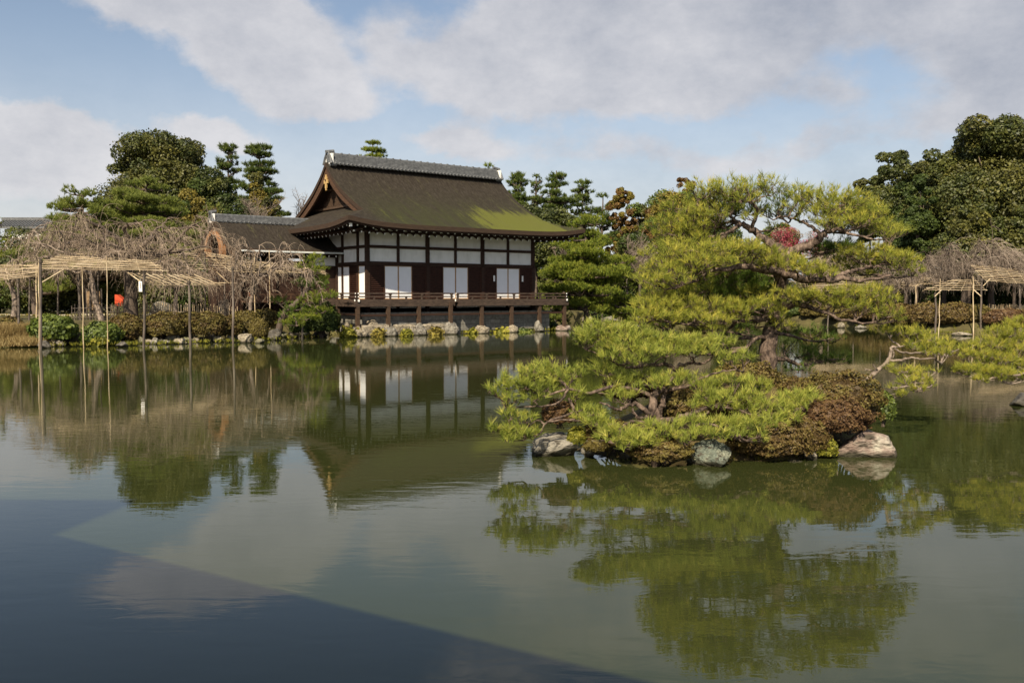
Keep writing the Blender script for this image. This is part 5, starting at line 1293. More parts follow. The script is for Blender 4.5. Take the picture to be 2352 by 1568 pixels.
for a in np.arange(-1.5, 13, .9): p_ = BL(a, -1.1); cs.append((p_[0], p_[1], .2, .1))
for x in list(range(1990, 2360, 25)): p_ = PZ(x, np.interp(x, [1990, 2120, 2360], [751, 765, 772]), 0); cs.append((p_[0], p_[1] + .35, .5, .25))
grass_patch('bank_grass', 'yellow green weeds along the pond banks', cs, 11, .2, .03, 'leaf_lime', 13, lambda x, y: np.clip(ground_z(x, y), .04, 2))
cs = [(x_, y_, 2.6, 1.0) for x_ in np.arange(-40, -8, 4.0) for y_ in (53.4, 59.8)] + [(x_, 66.0, 3, 2) for x_ in range(26, 50, 4)] + [(x_, 62.0, 3, 1.2) for x_ in range(24, 50, 4)]
grass_patch('moss_lawn', 'short mossy grass on the garden ground', cs, 110, .12, .05, 'moss_grass', 14, ground_z)

# ================================================================== left bank
lbush = [(22, 752, 34, 24, 41, 'azalea', 'brown clipped azalea at the far left edge beside the dry grass', .055, 3200), (122, 755, 56, 30, 40.6, 'leaf_bright', 'broad bright green shrub behind the paired poles', .10, 1700), (233, 768, 46, 27, 41, 'leaf_bright', 'bright green shrub with yellow weeds behind the thin bamboo pole', .10, 1500),
         (290, 757, 44, 33, 42.5, 'azalea', 'brown clipped azalea behind the tagged pole', .055, 3800), (380, 749, 55, 30, 43.5, 'azalea', 'brown azalea with cherry twigs hanging over it', .055, 3800), (478, 748, 46, 30, 44, 'azalea', 'brown rounded azalea left of the thick pole', .055, 3600), (440, 738, 40, 22, 46, 'azalea_olive', 'olive azalea behind the brown rounded one', .055, 2400),
         (524, 752, 34, 27, 44.8, 'azalea', 'brown azalea just behind the thick pole', .055, 2600), (594, 756, 23, 24, 43.5, 'azalea_olive', 'olive ball shaped bush above the angular boulder', .05, 2800), (563, 742, 40, 28, 46, 'azalea_olive', 'olive brown bush behind the ball shaped one', .055, 3000),
         (605, 735, 44, 25, 48, 'azalea_olive', 'dark olive bush left of the leaning pine trunk', .055, 2800), (738, 735, 42, 40, 48.5, 'leaf_deep', 'dark green rounded bush at the corner of the veranda', .07, 3600), (690, 748, 26, 18, 48, 'leaf_deep', 'dark low bush under the leaning pine', .07, 1500)]
for i, (x, y, hw, hh, d, mt_, lb, lf, n) in enumerate(lbush):
    bush(lb, x, y + 3, hw * .97, hh * 1.16, d, mt_, n=int(n * 1.2), leaf=lf, seed=300 + i, group='clipped bushes along the left bank', mat2='azalea_olive' if mt_ == 'azalea' else None, lumps=.07 if 'ball' in lb else .12)
ferns = [(800, 768, 16, 16, 48.6, 'leaf_lime', 'lime green ferns at the foot of the craggy corner rock'), (868, 768, 14, 12, 49.5, 'leaf_gold', 'golden ferns between the first two slabs'), (934, 767, 12, 9, 50, 'leaf_lime', 'small lime ferns in front of the second slab'), (1001, 764, 13, 13, 51.4, 'leaf_gold', 'golden fern clump in front of the third slab'),
         (1085, 764, 10, 9, 53.5, 'leaf_lime', 'lime ferns left of the cream boulder'), (1152, 763, 15, 10, 54.5, 'leaf_lime', 'lime fern cushion beside the small cream rock'), (1200, 762, 18, 6, 56, 'leaf_bright', 'dark green ferns against the stone base at the right'), (228, 786, 18, 8, 40.3, 'leaf_lime', 'yellow weeds in front of the wide grey rock'), (1265, 752, 20, 14, 61, 'leaf_deep', 'dark shrub in the shade past the end of the stone base')]
for i, (x, y, hw, hh, d, mt_, lb) in enumerate(ferns):
    bush(lb, x, y, hw, hh, d, mt_, n=230, leaf=.10, seed=330 + i, name='fern_clump', group='ferns at the water edge', cat='fern', stems=False, lumps=.6)

def zq(x, y): return .3424 * x, 268.5 + .3424 * y      # first left close-up to photo units
# bamboo trellises: (four corners near-left, near-right, far-right, far-left)
def trellis(label, A, B_, C_, D_, nlong, ncross, posts, braces=(), seed=1, group='bamboo trellises holding the cherry twigs', r=.0145):
    rg = np.random.default_rng(seed)
    A, B_, C_, D_ = [np.array(v) for v in (A, B_, C_, D_)]
    base = np.array([(A[0] + C_[0]) / 2, (A[1] + C_[1]) / 2, 0.0])
    root = empty('bamboo_trellis', base, label, 'trellis', group)
    lm = Off(base); n = 8
    for i in range(nlong):
        t = i / (nlong - 1)
        p0 = A + (D_ - A) * t; p1 = B_ + (C_ - B_) * t
        e0, e1 = rg.uniform(-.02, .05), rg.uniform(-.02, .05)
        s_ = np.linspace(-e0, 1 + e1, n)[:, None]
        path = p0 + (p1 - p0) * s_ + np.stack([np.zeros(n), rg.normal(0, .015, n), rg.normal(0, .018, n)], 1)
        lm.tubes(path, np.linspace(r * 1.15, r * .75, n) * rg.uniform(.85, 1.15), 6, 0, var=[rg.uniform()], caps=True)
    for i in range(ncross):
        t = i / (ncross - 1)
        p0 = A + (B_ - A) * t; p1 = D_ + (C_ - D_) * t
        s_ = np.linspace(-.03, 1.05, n)[:, None]
        lm.tubes(p0 + (p1 - p0) * s_ - [0, 0, r * 2.1] + rg.normal(0, .012, (n, 3)), np.full(n, r * .95), 6, 0, caps=True)
    lm.build('lattice', M['bamboo'], root)
    for (x0, y0, d, ytop, rad, m) in posts:
        b = P(x0, y0, d); t_ = P(x0 + rg.normal(0, 2.0), ytop, d)
        b = b.copy(); g_ = gz(b[0], d); b[2] = min(b[2], g_) - .5
        pm = Off(base); path = np.linspace(b, t_, 9) + rg.normal(0, .012, (9, 3)); pm.tubes(path, np.linspace(rad, rad * .82, 9) * .8, 8, 0, caps=True)
        po = pm.build('post', M[m], root, smooth=True)
        if m == 'bamboo': continue
        tm = Off(base); q = path[-1] - [0, 0, .12]; tm.tubes(np.array([q - [0, 0, .05], q + [0, 0, .05]]), np.array([rad * 1.05, rad * 1.05]), 8, 0, caps=True); tm.build('rope_tie', M['rope'], po)
    for (xa, ya, da, xb, yb, db_) in braces:
        bm_ = Off(base); path = np.linspace(P(xa, ya, da), P(xb, yb, db_), 5); bm_.tubes(path, np.full(5, .026), 6, 0, caps=True); bm_.build('brace', M['bamboo'], root)
    return root
def q(x, y, d): return P(*zq(x, y), d)
trellis('wide bamboo trellis in the middle of the left bank resting on paired poles', q(160, 1015, 38.6), q(1090, 1030, 39.6), q(1010, 965, 44), q(420, 930, 43.5), 11, 7,
        [(92.5, 803, 37.9, 595, .075, 'pole_wood'), (87.5, 801, 38.2, 597, .03, 'bamboo'), (329, 797, 39.6, 618, .075, 'pole_wood'), (245.5, 799, 38.9, 588, .026, 'bamboo'), (192, 797, 39.0, 612, .028, 'bamboo')],
        [(92, 651, 38.2, 146, 619, 39), (294, 626, 40.5, 322, 646, 39.6)], 1)
trellis('drooping bamboo trellis at the far left edge of the view', q(-260, 1120, 38.5), q(262, 1066, 39.5), q(250, 985, 45), q(-300, 1000, 45), 12, 6,
        [(44, 790, 40.5, 640, .07, 'pole_wood'), (67, 735, 45, 630, .06, 'pole_wood'), (84.5, 735, 43.5, 592, .04, 'bamboo'), (-40, 795, 40.5, 640, .07, 'pole_wood')], [], 2)
trellis('high bamboo trellis rising behind the middle one under the big cherry', q(420, 945, 44.5), q(1030, 985, 45), q(1385, 880, 51), q(560, 905, 50), 11, 7,
        [(133, 735, 47, 590, .06, 'pole_wood'), (184, 740, 46.5, 590, .09, 'pole_wood'), (207, 735, 47, 585, .08, 'pole_wood'), (225, 735, 48, 585, .07, 'pole_wood')], [], 3)
trellis('low sloping bamboo trellis hanging right of the tagged pole', q(880, 1050, 40.2), q(1050, 1122, 40.5), q(1480, 1125, 43), q(1300, 1060, 44), 10, 6,
        [(437, 795, 41.0, 645, .08, 'pole_wood')], [], 4)
trellis('bamboo trellis behind the small cherry left of the entrance wing', P(400, 617, 46), P(545, 621, 46.5), P(545, 589, 52), P(425, 582, 51), 8, 6,
        [(472, 735, 47.5, 580, .06, 'pole_wood'), (516, 730, 49, 640, .055, 'pole_wood')], [(440, 649, 46.2, 543, 650, 46.2), (497, 624, 46, 523, 648, 46)], 5)
trellis('long bamboo trellis sloping right towards the veranda of the hall', P(530, 622, 45), P(748, 630.5, 47), P(735, 619, 51), P(472, 580, 51), 12, 9,
        [(534, 787, 43.2, 612, .075, 'pole_wood'), (694, 773, 47.2, 608, .075, 'pole_wood'), (585.5, 745, 46, 580, .035, 'bamboo'), (619, 725, 49.5, 575, .035, 'bamboo')], [], 6)

# white name tag with brush marks, tied to the pole
p_ = P(322.5, 658, 39.4)
root = empty('name_tag', p_, 'white hanging paper tag with black brush writing tied to a pole in the water', 'tag')
m_ = MB(); m_.box((0, 0, 0), (.145, .012, .44)); m_.bar((-.01, 0, .21), (.02, .03, .33), .008, .008); m_.build('paper', M['sign_white'], root)
m_ = MB()
for k_i, z in enumerate((.13, .045, -.04)):
    m_.box((0, -.009, z + .022), (.07, .004, .012)); m_.box((0, -.0095, z), (.012, .004, .06)); m_.box((0, -.010, z - .02), (.06, .004, .011)); m_.box((.024, -.0088, z), (.01, .003, .045))
    if k_i == 1: m_.box((-.024, -.0088, z), (.01, .003, .045))
m_.build('writing', M['ink'], root)
p_ = P(576, 685, 47.5)
root = empty('hanging_sign', p_, 'small upright orange signboard with a white panel beside a bamboo pole', 'sign')
m_ = MB(); m_.box((0, 0, 0), (.15, .03, .56)); m_.bar((0, .02, -1.0), (0, .02, -.28), .03, .03); m_.build('board', M['sign_orange'], root)
m_ = MB(); m_.box((.02, -.018, .05), (.07, .006, .32)); m_.build('white_panel', M['sign_white'], root)
p_ = P(272, 690, 53); gg = gz(p_[0], 53)
root = empty('festival_tent', (p_[0], 53, gg), 'vermilion cloth covered stall partly hidden behind the thick cherry trunk', 'stall')
zt_, zb_ = P(272, 668, 53)[2], P(272, 702, 53)[2]
zt_ = zb_ + (zt_ - zb_) * .75
m_ = MB(); m_.add([(-.22, 0, zb_ - gg), (.22, 0, zb_ - gg), (.25, 0, zb_ - gg + .35), (-.10, 0, zt_ - gg), (-.21, 0, zt_ - gg), (-.22, .5, zb_ - gg), (.22, .5, zb_ - gg), (.25, .5, zb_ - gg + .35), (-.10, .5, zt_ - gg), (-.21, .5, zt_ - gg)], [[0, 1, 2, 3, 4]]); 
vv = m_.v[0]; m_.add(vv, [[9, 8, 7, 6, 5]]); m_.add(vv, [[0, 5, 6, 1], [1, 6, 7, 2], [2, 7, 8, 3], [3, 8, 9, 4], [4, 9, 5, 0]]); m_.build('cloth_cover', M['vermilion'], root)
m_ = MB()
for x_ in (-.19, .19): m_.box((x_, .25, (zb_ - gg) / 2), (.06, .06, zb_ - gg))
m_.build('legs', M['dark_wood'], root)
# woven screen
p_ = P(215, 695, 50); gg = gz(p_[0], 50)
root = empty('woven_screen', (p_[0], 50, gg), 'tan woven reed screen standing behind the lattice fence', 'screen')
z0_, z1_ = P(215, 712, 50)[2] - gg, P(215, 669, 50)[2] - gg
m_ = MB(); m_.box((0, 0, (z0_ + z1_) / 2), (.74, .04, z1_ - z0_))
for k_i in np.linspace(z0_ + .05, z1_ - .05, 5): m_.box((0, -.03, k_i), (.74, .012, .03))
m_.build('reed_panel', M['screen'], root)
m_ = MB()
for x_ in (-.4, .02, .42): m_.tubes(np.array([[x_, .05, -.2], [x_, .05, z1_ + .15]]), np.array([.04, .04]), 6, 0, caps=True)
m_.build('poles', M['pole_wood'], root)
# fences
def fence(label, pts, h, nst, seed, group='low bamboo fences', lattice=False, rails=(.35, .8), mat='bamboo', name='bamboo_fence', rad=.028):
    rg = np.random.default_rng(seed); pts = [np.array(p_, float) for p_ in pts]
    base = pts[0]; root = empty(name, base, label, 'fence', group)
    path = np.array([pts[0] + (pts[-1] - pts[0]) * t for t in np.linspace(0, 1, nst)]) if len(pts) == 2 else smooth_path(pts, nst)
    pm = Off(base)
    for p_ in path:
        hh = h * rg.uniform(.88, 1.1); a = rg.normal(0, .02, 2)
        pm.tubes(np.array([p_ - [0, 0, .1], p_ + [a[0], a[1], hh]]), np.array([rad, rad * .9]), 5, 0, caps=True)
    pm.build('pickets', M[mat], root)
    for f_ in rails:
        rm = Off(base); q_ = path[::max(1, nst // 8)] + [0, -rad * 1.6, h * f_]; rm.tubes(q_, np.full(len(q_), rad * .8), 5, 0, caps=True); rm.build('rail', M[mat], root)
    return root
def gp(x, d): p_ = P(x, 700, d); return np.array([p_[0], d, gz(p_[0], d)])
fence('bamboo lattice fence below the woven screen on the left bank', [gp(164, 46.0), gp(262, 45.5)], .75, 15, 1, rails=(.2, .5, .8), mat='pole_wood', rad=.022)
fence('pale bamboo picket fence running behind the brown bushes', [gp(258, 46.5), gp(345, 48.0), gp(450, 48.5), gp(545, 49.5)], .82, 62, 2, rails=(.42,))
fence('weathered close board fence left of the leaning pine', [gp(505, 51.5), gp(570, 52.0), gp(700, 53)], .95, 56, 3, rails=(.5,), mat='pole_wood', rad=.045, name='board_fence')
# grey rounded stone behind the fence
p_ = P(368, 706, 52); rock((p_[0], 52, gz(p_[0], 52) + .3), .68, .5, .62, 'rock_grey', 'rounded grey garden stone behind the bamboo picket fence', seed=160, cuts=4)

# cherries
weeping('big weeping cherry with a thick dark trunk over the middle trellises', 301, 715, 47, 285, 458, 205, 625, seed=21, nl=13, twn=2000, trunk_r=.40, tw_r=.008, group='bare weeping cherries on the left bank', drop=.95)
weeping('slender weeping cherry with a pale trunk in front of the big one', 238, 735, 45, 170, 505, 140, 640, seed=22, nl=8, twn=850, trunk_r=.16, tw_r=.008, group='bare weeping cherries on the left bank', drop=.8)
weeping('small weeping cherry with pale branches in front of the entrance wing', 557, 730, 46, 615, 512, 86, 665, seed=23, nl=8, twn=700, trunk_r=.15, tw_r=.0085, group='bare weeping cherries on the left bank', drop=.85)
weeping('weeping cherry at the far left edge over the drooping trellis', 30, 735, 46, 20, 550, 115, 660, seed=24, nl=7, twn=600, trunk_r=.18, tw_r=.008, group='bare weeping cherries on the left bank', drop=.85)
weeping('weeping cherry with twigs hanging low over the sloping trellis right of the tagged pole', 398, 735, 45.5, 415, 565, 90, 742, seed=25, nl=7, twn=700, trunk_r=.14, tw_r=.008, group='bare weeping cherries on the left bank', drop=.9)

# leaning pine beside the veranda
DV = 46.5
pb = P(625, 755, DV); pb[2] = gz(pb[0], DV)
pads = [(P(x, y, DV + do), rx * DV / F, rx * DV / F * .85, ry * DV / F, to, 1) for (x, y, rx, ry, do, to) in ((718, 597, 32, 14, .3, .5), (735, 618, 26, 14, .1, .4), (700, 612, 26, 10, .4, .4), (728, 655, 34, 14, .2, .25), (745, 678, 38, 12, -.2, .4), (712, 690, 36, 12, 0, .3), (680, 705, 30, 12, -.1, .2), (730, 712, 36, 12, -.2, .35), (660, 722, 26, 10, -.3, .25), (705, 728, 40, 12, -.5, .45), (675, 742, 34, 10, -.6, .45), (640, 690, 28, 10, .5, .1), (690, 650, 26, 12, .6, .15), (740, 640, 24, 10, .5, .3))]
pine('leaning dark green pine with a slanting trunk left of the veranda', pb, [([pb, P(650, 727, DV), P(685, 692, DV), P(705, 665, DV + .1), P(715, 630, DV + .2), P(718, 605, DV + .3)], .2, .05)], [([P(685, 692, DV), P(720, 705, DV - .2), P(735, 715, DV - .3)], .06, .02), ([P(665, 712, DV), P(680, 735, DV - .5)], .06, .02)], pads, L=.2, w=.017, k=14, dens=42, mats=('needle_mid', 'bark_far'), seed=31, twig=.012, sub=.5)

# ================================================================== trees behind
broadleaf('great dark olive evergreen rising highest behind the left cherries', 372, 310, 600, 135, 76, 'leaf_olive', n=30000, leaf=.2, seed=41, nl=90, lobe=.28, mat2='leaf_dark', shape='round')
broadleaf('lower dark shoulder tree at the left side of the great evergreen', 300, 368, 600, 72, 77, 'leaf_olive', n=12000, leaf=.2, seed=46, nl=44, lobe=.3, mat2='leaf_dark')
broadleaf('dark green tree filling the right flank of the great evergreen', 500, 385, 590, 85, 74, 'leaf_deep', n=13000, leaf=.19, seed=42, nl=44, lobe=.33, mat2='leaf_dark')
broadleaf('golden brown conifer below the pair of tall pines', 592, 395, 560, 46, 75, 'leaf_gold', n=8000, leaf=.17, seed=43, nl=24, mat2='leaf_olive', shape='cone')
broadleaf('golden green shrub tree right of the tall pines', 622, 455, 560, 34, 70, 'leaf_gold', n=4500, leaf=.15, seed=44, nl=16, mat2='leaf_olive')
broadleaf('brownish olive tree behind the wing ridge', 440, 430, 600, 60, 70, 'leaf_gold', n=6500, leaf=.16, seed=45, nl=18, mat2='leaf_deep')
tall_pine('left one of the two tall dark pines beside the great evergreen', 524, 326, 430, 36, 82, 51, tiers=6, spread=lambda u: .95 - .35 * u)
tall_pine('taller dark pine with drooping right side boughs behind the wing', 595, 328, 500, 58, 80, 52, tiers=9, lean=.3, spread=lambda u: .95 - .45 * u)
tall_pine('lone pine top showing above the ridge of the hall', 856, 328, 376, 34, 96, 53, tiers=4, mat='needle_mid', L=.3, spread=lambda u: 1.0 - .3 * u)
tall_pine('pine top behind the right end of the ridge', 1122, 380, 440, 28, 92, 54, tiers=5, mat='needle_mid', spread=lambda u: 1.0 - .3 * u)
tall_pine('straight pine right of the roof with open sky beside it', 1190, 388, 520, 36, 86, 55, tiers=9, spread=lambda u: .95 - .5 * u)
tall_pine('narrow pine between two broader ones', 1232, 394, 520, 22, 87, 56, tiers=8, spread=lambda u: 1 - .5 * u)
tall_pine('broad tall pine with a pointed top right of the narrow one', 1278, 386, 540, 56, 88, 57, tiers=9)
tall_pine('dark pine leaning right beyond the broad tall pine', 1338, 410, 540, 44, 88, 58, tiers=8, spread=lambda u: .95 - .5 * u)
tall_pine('low dark pine left of the rusty conifer', 1385, 448, 560, 40, 84, 59, tiers=6)
broadleaf('rusty brown cypress with a loose top', 1426, 430, 600, 36, 84, 'leaf_rust', n=6500, leaf=.18, seed=61, nl=95, shape='egg', lobe=.22, core=False, mat2='leaf_gold', name='cypress_tree')
broadleaf('brown conifer in front of the yellow green grove', 1522, 460, 640, 50, 82, 'leaf_rust', n=9000, leaf=.18, seed=62, nl=80, shape='round', lobe=.22, mat2='leaf_gold', name='cypress_tree')
broadleaf('dark rusty tree top peeping over the grove', 1572, 408, 520, 34, 96, 'leaf_rust', n=4200, leaf=.2, seed=63, nl=60, shape='round', lobe=.24, name='cypress_tree')
broadleaf('yellow green round tree left of the island pine', 1560, 440, 640, 85, 92, 'leaf_gold', n=13000, leaf=.21, seed=64, nl=28, mat2='leaf_bright')
broadleaf('green tree in the gap between rusty conifers', 1475, 468, 640, 50, 88, 'leaf_bright', n=7000, leaf=.2, seed=65, nl=20, mat2='leaf_olive')
broadleaf('dull green tree behind the bare tree at the far shore', 1450, 540, 700, 75, 80, 'leaf_deep', n=9000, leaf=.18, seed=66, nl=22, mat2='leaf_olive')
broadleaf('deep green tree low behind the roof eave', 1230, 470, 620, 60, 82, 'leaf_deep', n=8000, leaf=.19, seed=67, nl=20, mat2='leaf_dark')
broadleaf('deep green tree between the roof and the layered pine', 1290, 480, 640, 70, 80, 'leaf_dark', n=9000, leaf=.19, seed=68, nl=22, mat2='leaf_deep')
bare_tree('bare grey tree behind the layered pine', 1470, 520, 690, 62, 76, 71, n=700, r=.016)
bare_tree('bare grey shrub tree behind the right roof eave', 1290, 535, 640, 40, 74, 72, n=320, r=.014)
bare_tree('bare twiggy tree above the wing ridge', 690, 440, 560, 38, 84, 73, n=320, r=.013)
bare_tree('bare thicket above the middle of the wing ridge', 600, 450, 560, 62, 64, 74, n=420, r=.012)

def layered(label, x, ytop, ybot, hw, d, seed, mat='needle_mid', rows=6, trunk_x=None, group=None, dens=34, L=.21, w=.034, tone=(.3, .75), prof_w=None, k=13):
    """broad garden pine of stacked cloud pads"""
    rg = np.random.default_rng(seed)
    tx = trunk_x or x
    b = P(tx, 700, d); b[2] = gz(b[0], d)
    top = P(x, ytop, d); zb = P(x, ybot, d)[2]; R = hw * d / F; H = top[2] - zb
    trunk = [([b - [0, 0, .3], b + [rg.normal(0, .1), 0, (zb - b[2]) * .5 + .4], [b[0] * .6 + top[0] * .4, d, zb + H * .5], [top[0], d, top[2] - H * .1]], .26, .07)]
    pads = []
    for i in range(rows):
        u = i / (rows - 1)
        rr = R * (prof_w(u) if prof_w else (1 - .68 * u ** 1.3))
        n = max(3, int(round(11 * rr / R + 1))) if i < rows - 1 else 3
        t0 = rg.uniform(0, 6)
        for j in range(n):
            th = t0 + j * 2 * PI / n + rg.uniform(-.3, .3); qd = rr * rg.uniform(.35, .85)
            pr = rr * rg.uniform(.20, .36) + R * .07
            pads.append(((top[0] + qd * math.cos(th), d + qd * math.sin(th) * .85, zb + H * (.05 + .88 * u) + rg.normal(0, H / rows * .34)), pr, pr * .85, H / rows * .40, rg.uniform(*tone), 1))
        if rr > R * .4: pads.append(((top[0], d, zb + H * (.05 + .88 * u)), rr * .4, rr * .35, H / rows * .3, tone[0], 1))
    return pine(label, b, trunk, [], pads, L=L, w=w, k=k, dens=dens * 1.5, mats=(mat, 'bark_far'), group=group, seed=seed, twig=.02, sub=.8, shade_mat='needle_mid', up=1.0, flat=.45)
layered('layered cloud pruned pine right of the hall on the far shore', 1345, 492, 705, 118, 66, 81, rows=7, trunk_x=1345, dens=40, prof_w=lambda u: [.72, .95, 1.0, .85, .62, .42, .34][min(6, int(u * 6.01))])
layered('soft green pine close behind the right end of the veranda', 1265, 600, 730, 55, 72, 82, rows=5, mat='needle_pale', dens=34)
layered('low green pine pads over the water right of the layered pine', 1440, 655, 720, 70, 67, 83, rows=3, dens=40)
layered('pale green pine rising over the big cherry on the left', 335, 416, 600, 165, 63, 84, rows=7, mat='needle_pale', dens=44, L=.22, w=.028, group='pale pines behind the left cherries')
layered('pale green pine spreading at the left behind the cherries', 190, 430, 620, 118, 60, 85, rows=7, mat='needle_pale', dens=48, L=.22, w=.028, group='pale pines behind the left cherries')
layered('low pale green pine near the left edge', 85, 540, 660, 100, 57, 86, rows=4, mat='needle_pale', dens=44, L=.2, w=.026, group='pale pines behind the left cherries')
layered('bright green pine between the cherries and the wing ridge', 485, 462, 610, 62, 62, 87, rows=5, mat='needle_pale', dens=34, L=.2, w=.026, group='pale pines behind the left cherries')
layered('pine at the extreme left edge by the grey roof', -5, 490, 640, 45, 66, 88, rows=4, mat='needle_mid', dens=30)
# dark hedge trees that close the view under the trellises
for i, (x, yt, yb, hw, d, mt_, lb) in enumerate([(20, 588, 730, 90, 60, 'leaf_deep', 'dark hedge at the far left behind the trellis'), (130, 588, 735, 70, 61, 'leaf_dark', 'dark olive hedge left of the woven screen'), (215, 578, 730, 60, 62, 'leaf_deep', 'dark hedge behind the woven screen'), (330, 588, 730, 70, 62, 'leaf_olive', 'olive hedge behind the thick cherry trunk'),
                                                  (430, 583, 735, 70, 61, 'leaf_deep', 'dark hedge behind the sloping trellis'), (520, 573, 735, 60, 60, 'leaf_deep', 'deep green hedge behind the thick pole'), (620, 578, 735, 60, 58, 'leaf_deep', 'deep green hedge left of the wing wall'), (60, 524, 700, 75, 72, 'leaf_olive', 'olive tree behind the far left hedge')]):
    broadleaf(lb, x, yt, yb, hw, d, mt_, n=6500, leaf=.16, seed=90 + i, nl=24, shape='hedge', name='hedge', cat='hedge', group='hedges behind the trellises', trunk=False, mat2='leaf_dark')

# right side
big = [(2290, 268, 590, 120, 66, 'leaf_dark', 'tallest great camphor tree at the right edge', 30000, 44, 'leaf_olive'), (2175, 345, 600, 85, 69, 'leaf_olive', 'second great evergreen left of the tallest one', 16000, 30, 'leaf_dark'), (2050, 348, 560, 62, 74, 'leaf_dark', 'narrower dark tree with a peaked top left of the great evergreens', 11000, 26, 'leaf_olive'), (1995, 408, 560, 42, 78, 'leaf_olive', 'low shoulder tree at the left end of the dark grove', 6000, 18, 'leaf_dark'),
       (2110, 400, 600, 40, 66, 'leaf_deep', 'slim deep green tree in the cleft of the dark grove', 6000, 20, None), (2230, 470, 640, 75, 63, 'leaf_dark', 'lower skirt tree under the great evergreens', 9000, 24, 'leaf_olive'), (2340, 470, 640, 60, 62, 'leaf_dark', 'lower dark tree at the right edge under the tallest one', 8000, 20, 'leaf_olive'), (2090, 500, 640, 60, 70, 'leaf_deep', 'deep shadowed tree above the right cherries', 7000, 20, None), (2420, 380, 640, 70, 64, 'leaf_dark', 'dark tree reaching in from beyond the right edge', 8000, 20, 'leaf_olive')]
big += [(2130, 375, 620, 85, 72, 'leaf_dark', 'broad evergreen filling the middle of the dark grove', 14000, 26, 'leaf_deep'), (2225, 315, 600, 85, 70, 'leaf_dark', 'tall evergreen close behind the tallest one on its left', 14000, 26, 'leaf_olive'), (2350, 290, 600, 80, 72, 'leaf_dark', 'evergreen behind the tallest one at the right edge', 12000, 24, None)]
for i, (x, yt, yb, hw, d, mt_, lb, n, nl, m2) in enumerate(big): broadleaf(lb, x, yt, yb, hw, d, mt_, n=n, leaf=.19, seed=110 + i, nl=int(nl * 1.9), lobe=.31, mat2=m2, group='dark evergreen grove on the right', shape='round')
broadleaf('round golden green tree seen through the gap in the island pine', 1790, 512, 620, 42, 86, 'leaf_gold', n=6000, leaf=.18, seed=131, nl=18, mat2='leaf_bright')
broadleaf('pink blossoming plum tree behind the island pine', 1805, 522, 600, 42, 74, 'blossom', n=3600, leaf=.09, seed=132, nl=20, name='plum_tree', mat2='twig')
broadleaf('second pink plum right of the first', 1872, 530, 600, 36, 76, 'blossom', n=1300, leaf=.08, seed=133, nl=14, name='plum_tree', mat2='twig')
broadleaf('dark green tree behind the pine needles left of the blossom', 1680, 520, 680, 70, 88, 'leaf_deep', n=8000, leaf=.2, seed=134, nl=22, mat2='leaf_bright')
broadleaf('green tree behind the island pine at the right', 1930, 560, 700, 75, 78, 'leaf_deep', n=8000, leaf=.2, seed=135, nl=20, mat2='leaf_olive')
weeping('weeping cherry at the right edge over the raised trellis', 2215, 715, 60, 2235, 535, 100, 690, seed=141, nl=9, twn=1300, trunk_r=.22, tw_r=.0105, mat='twig_grey', group='bare weeping cherries on the right bank')
weeping('weeping cherry behind the right boughs of the island pine', 2080, 720, 62, 2090, 560, 80, 690, seed=142, nl=7, twn=800, trunk_r=.18, tw_r=.0105, mat='twig_grey', group='bare weeping cherries on the right bank')
weeping('weeping cherry leaning in at the far right edge', 2390, 715, 58, 2350, 560, 80, 690, seed=143, nl=7, twn=700, trunk_r=.2, tw_r=.0105, mat='twig_grey', group='bare weeping cherries on the right bank')
weeping('weeping cherry seen between the layered pine and the island pine', 1540, 720, 82, 1545, 585, 60, 690, seed=144, nl=7, twn=700, trunk_r=.2, tw_r=.015, mat='twig', group='bare weeping cherries on the right bank')
weeping('weeping cherry behind the blossoming plum', 1890, 725, 72, 1900, 545, 75, 690, seed=145, nl=7, twn=700, trunk_r=.2, tw_r=.014, mat='twig', group='bare weeping cherries on the right bank')
def zr(x, y, d): return P((3000 + x / 3.734) / 1.4898, (780 + y / 3.734) / 1.4898, d)
GT = 'bamboo trellises on the right bank'
trellis('bamboo trellis in front of the right cherry with white braces', zr(600, 790, 52), zr(1400, 790, 52.5), zr(1260, 665, 58), zr(960, 660, 58), 7, 6,
        [(2151, 769, 52.2, 672, .08, 'pole_wood'), (2156, 768, 52.6, 640, .03, 'bamboo'), (2252, 775, 52.4, 640, .075, 'pole_wood'), (2236, 778, 52.2, 634, .04, 'bamboo')], [(2147, 681, 52, 2163, 665, 52.4), (2236, 665, 52.4, 2254, 681, 52)], 11, GT)
trellis('raised bamboo trellis at the right edge of the view', zr(1400, 670, 52.5), zr(2300, 730, 52), zr(2200, 570, 58), zr(1210, 470, 58), 10, 8, [(2342, 742, 54, 655, .07, 'pole_wood'), (2402, 770, 54, 655, .07, 'pole_wood')], [(2258, 657, 52.3, 2274, 640, 52.8)], 12, GT)
trellis('long bamboo trellis half hidden behind the right boughs of the island pine', zr(-900, 805, 62), zr(410, 805, 63), zr(700, 600, 70), zr(-700, 640, 70), 12, 9, [(2088, 750, 64, 654, .09, 'pole_wood'), (2023, 752, 64, 665, .07, 'pole_wood'), (1900, 745, 64, 665, .07, 'pole_wood'), (1960, 745, 66, 665, .06, 'pole_wood')], [(2074, 662, 63, 2088, 678, 64)], 13, GT)
trellis('middle bamboo trellis behind the cherry on the right bank', zr(420, 740, 60), zr(800, 700, 60), zr(900, 620, 66), zr(500, 590, 66), 7, 5, [(2105, 735, 60, 655, .05, 'bamboo')], [], 14, GT)
trellis('far bamboo trellis seen beside the layered pine', P(1405, 640, 78), P(1530, 642, 78), P(1500, 627, 84), P(1450, 626, 84), 8, 5, [(1441, 743, 72, 640, .07, 'pole_wood'), (1383, 738, 76, 650, .06, 'pole_wood'), (1478, 735, 80, 645, .06, 'pole_wood')], [], 15, GT)
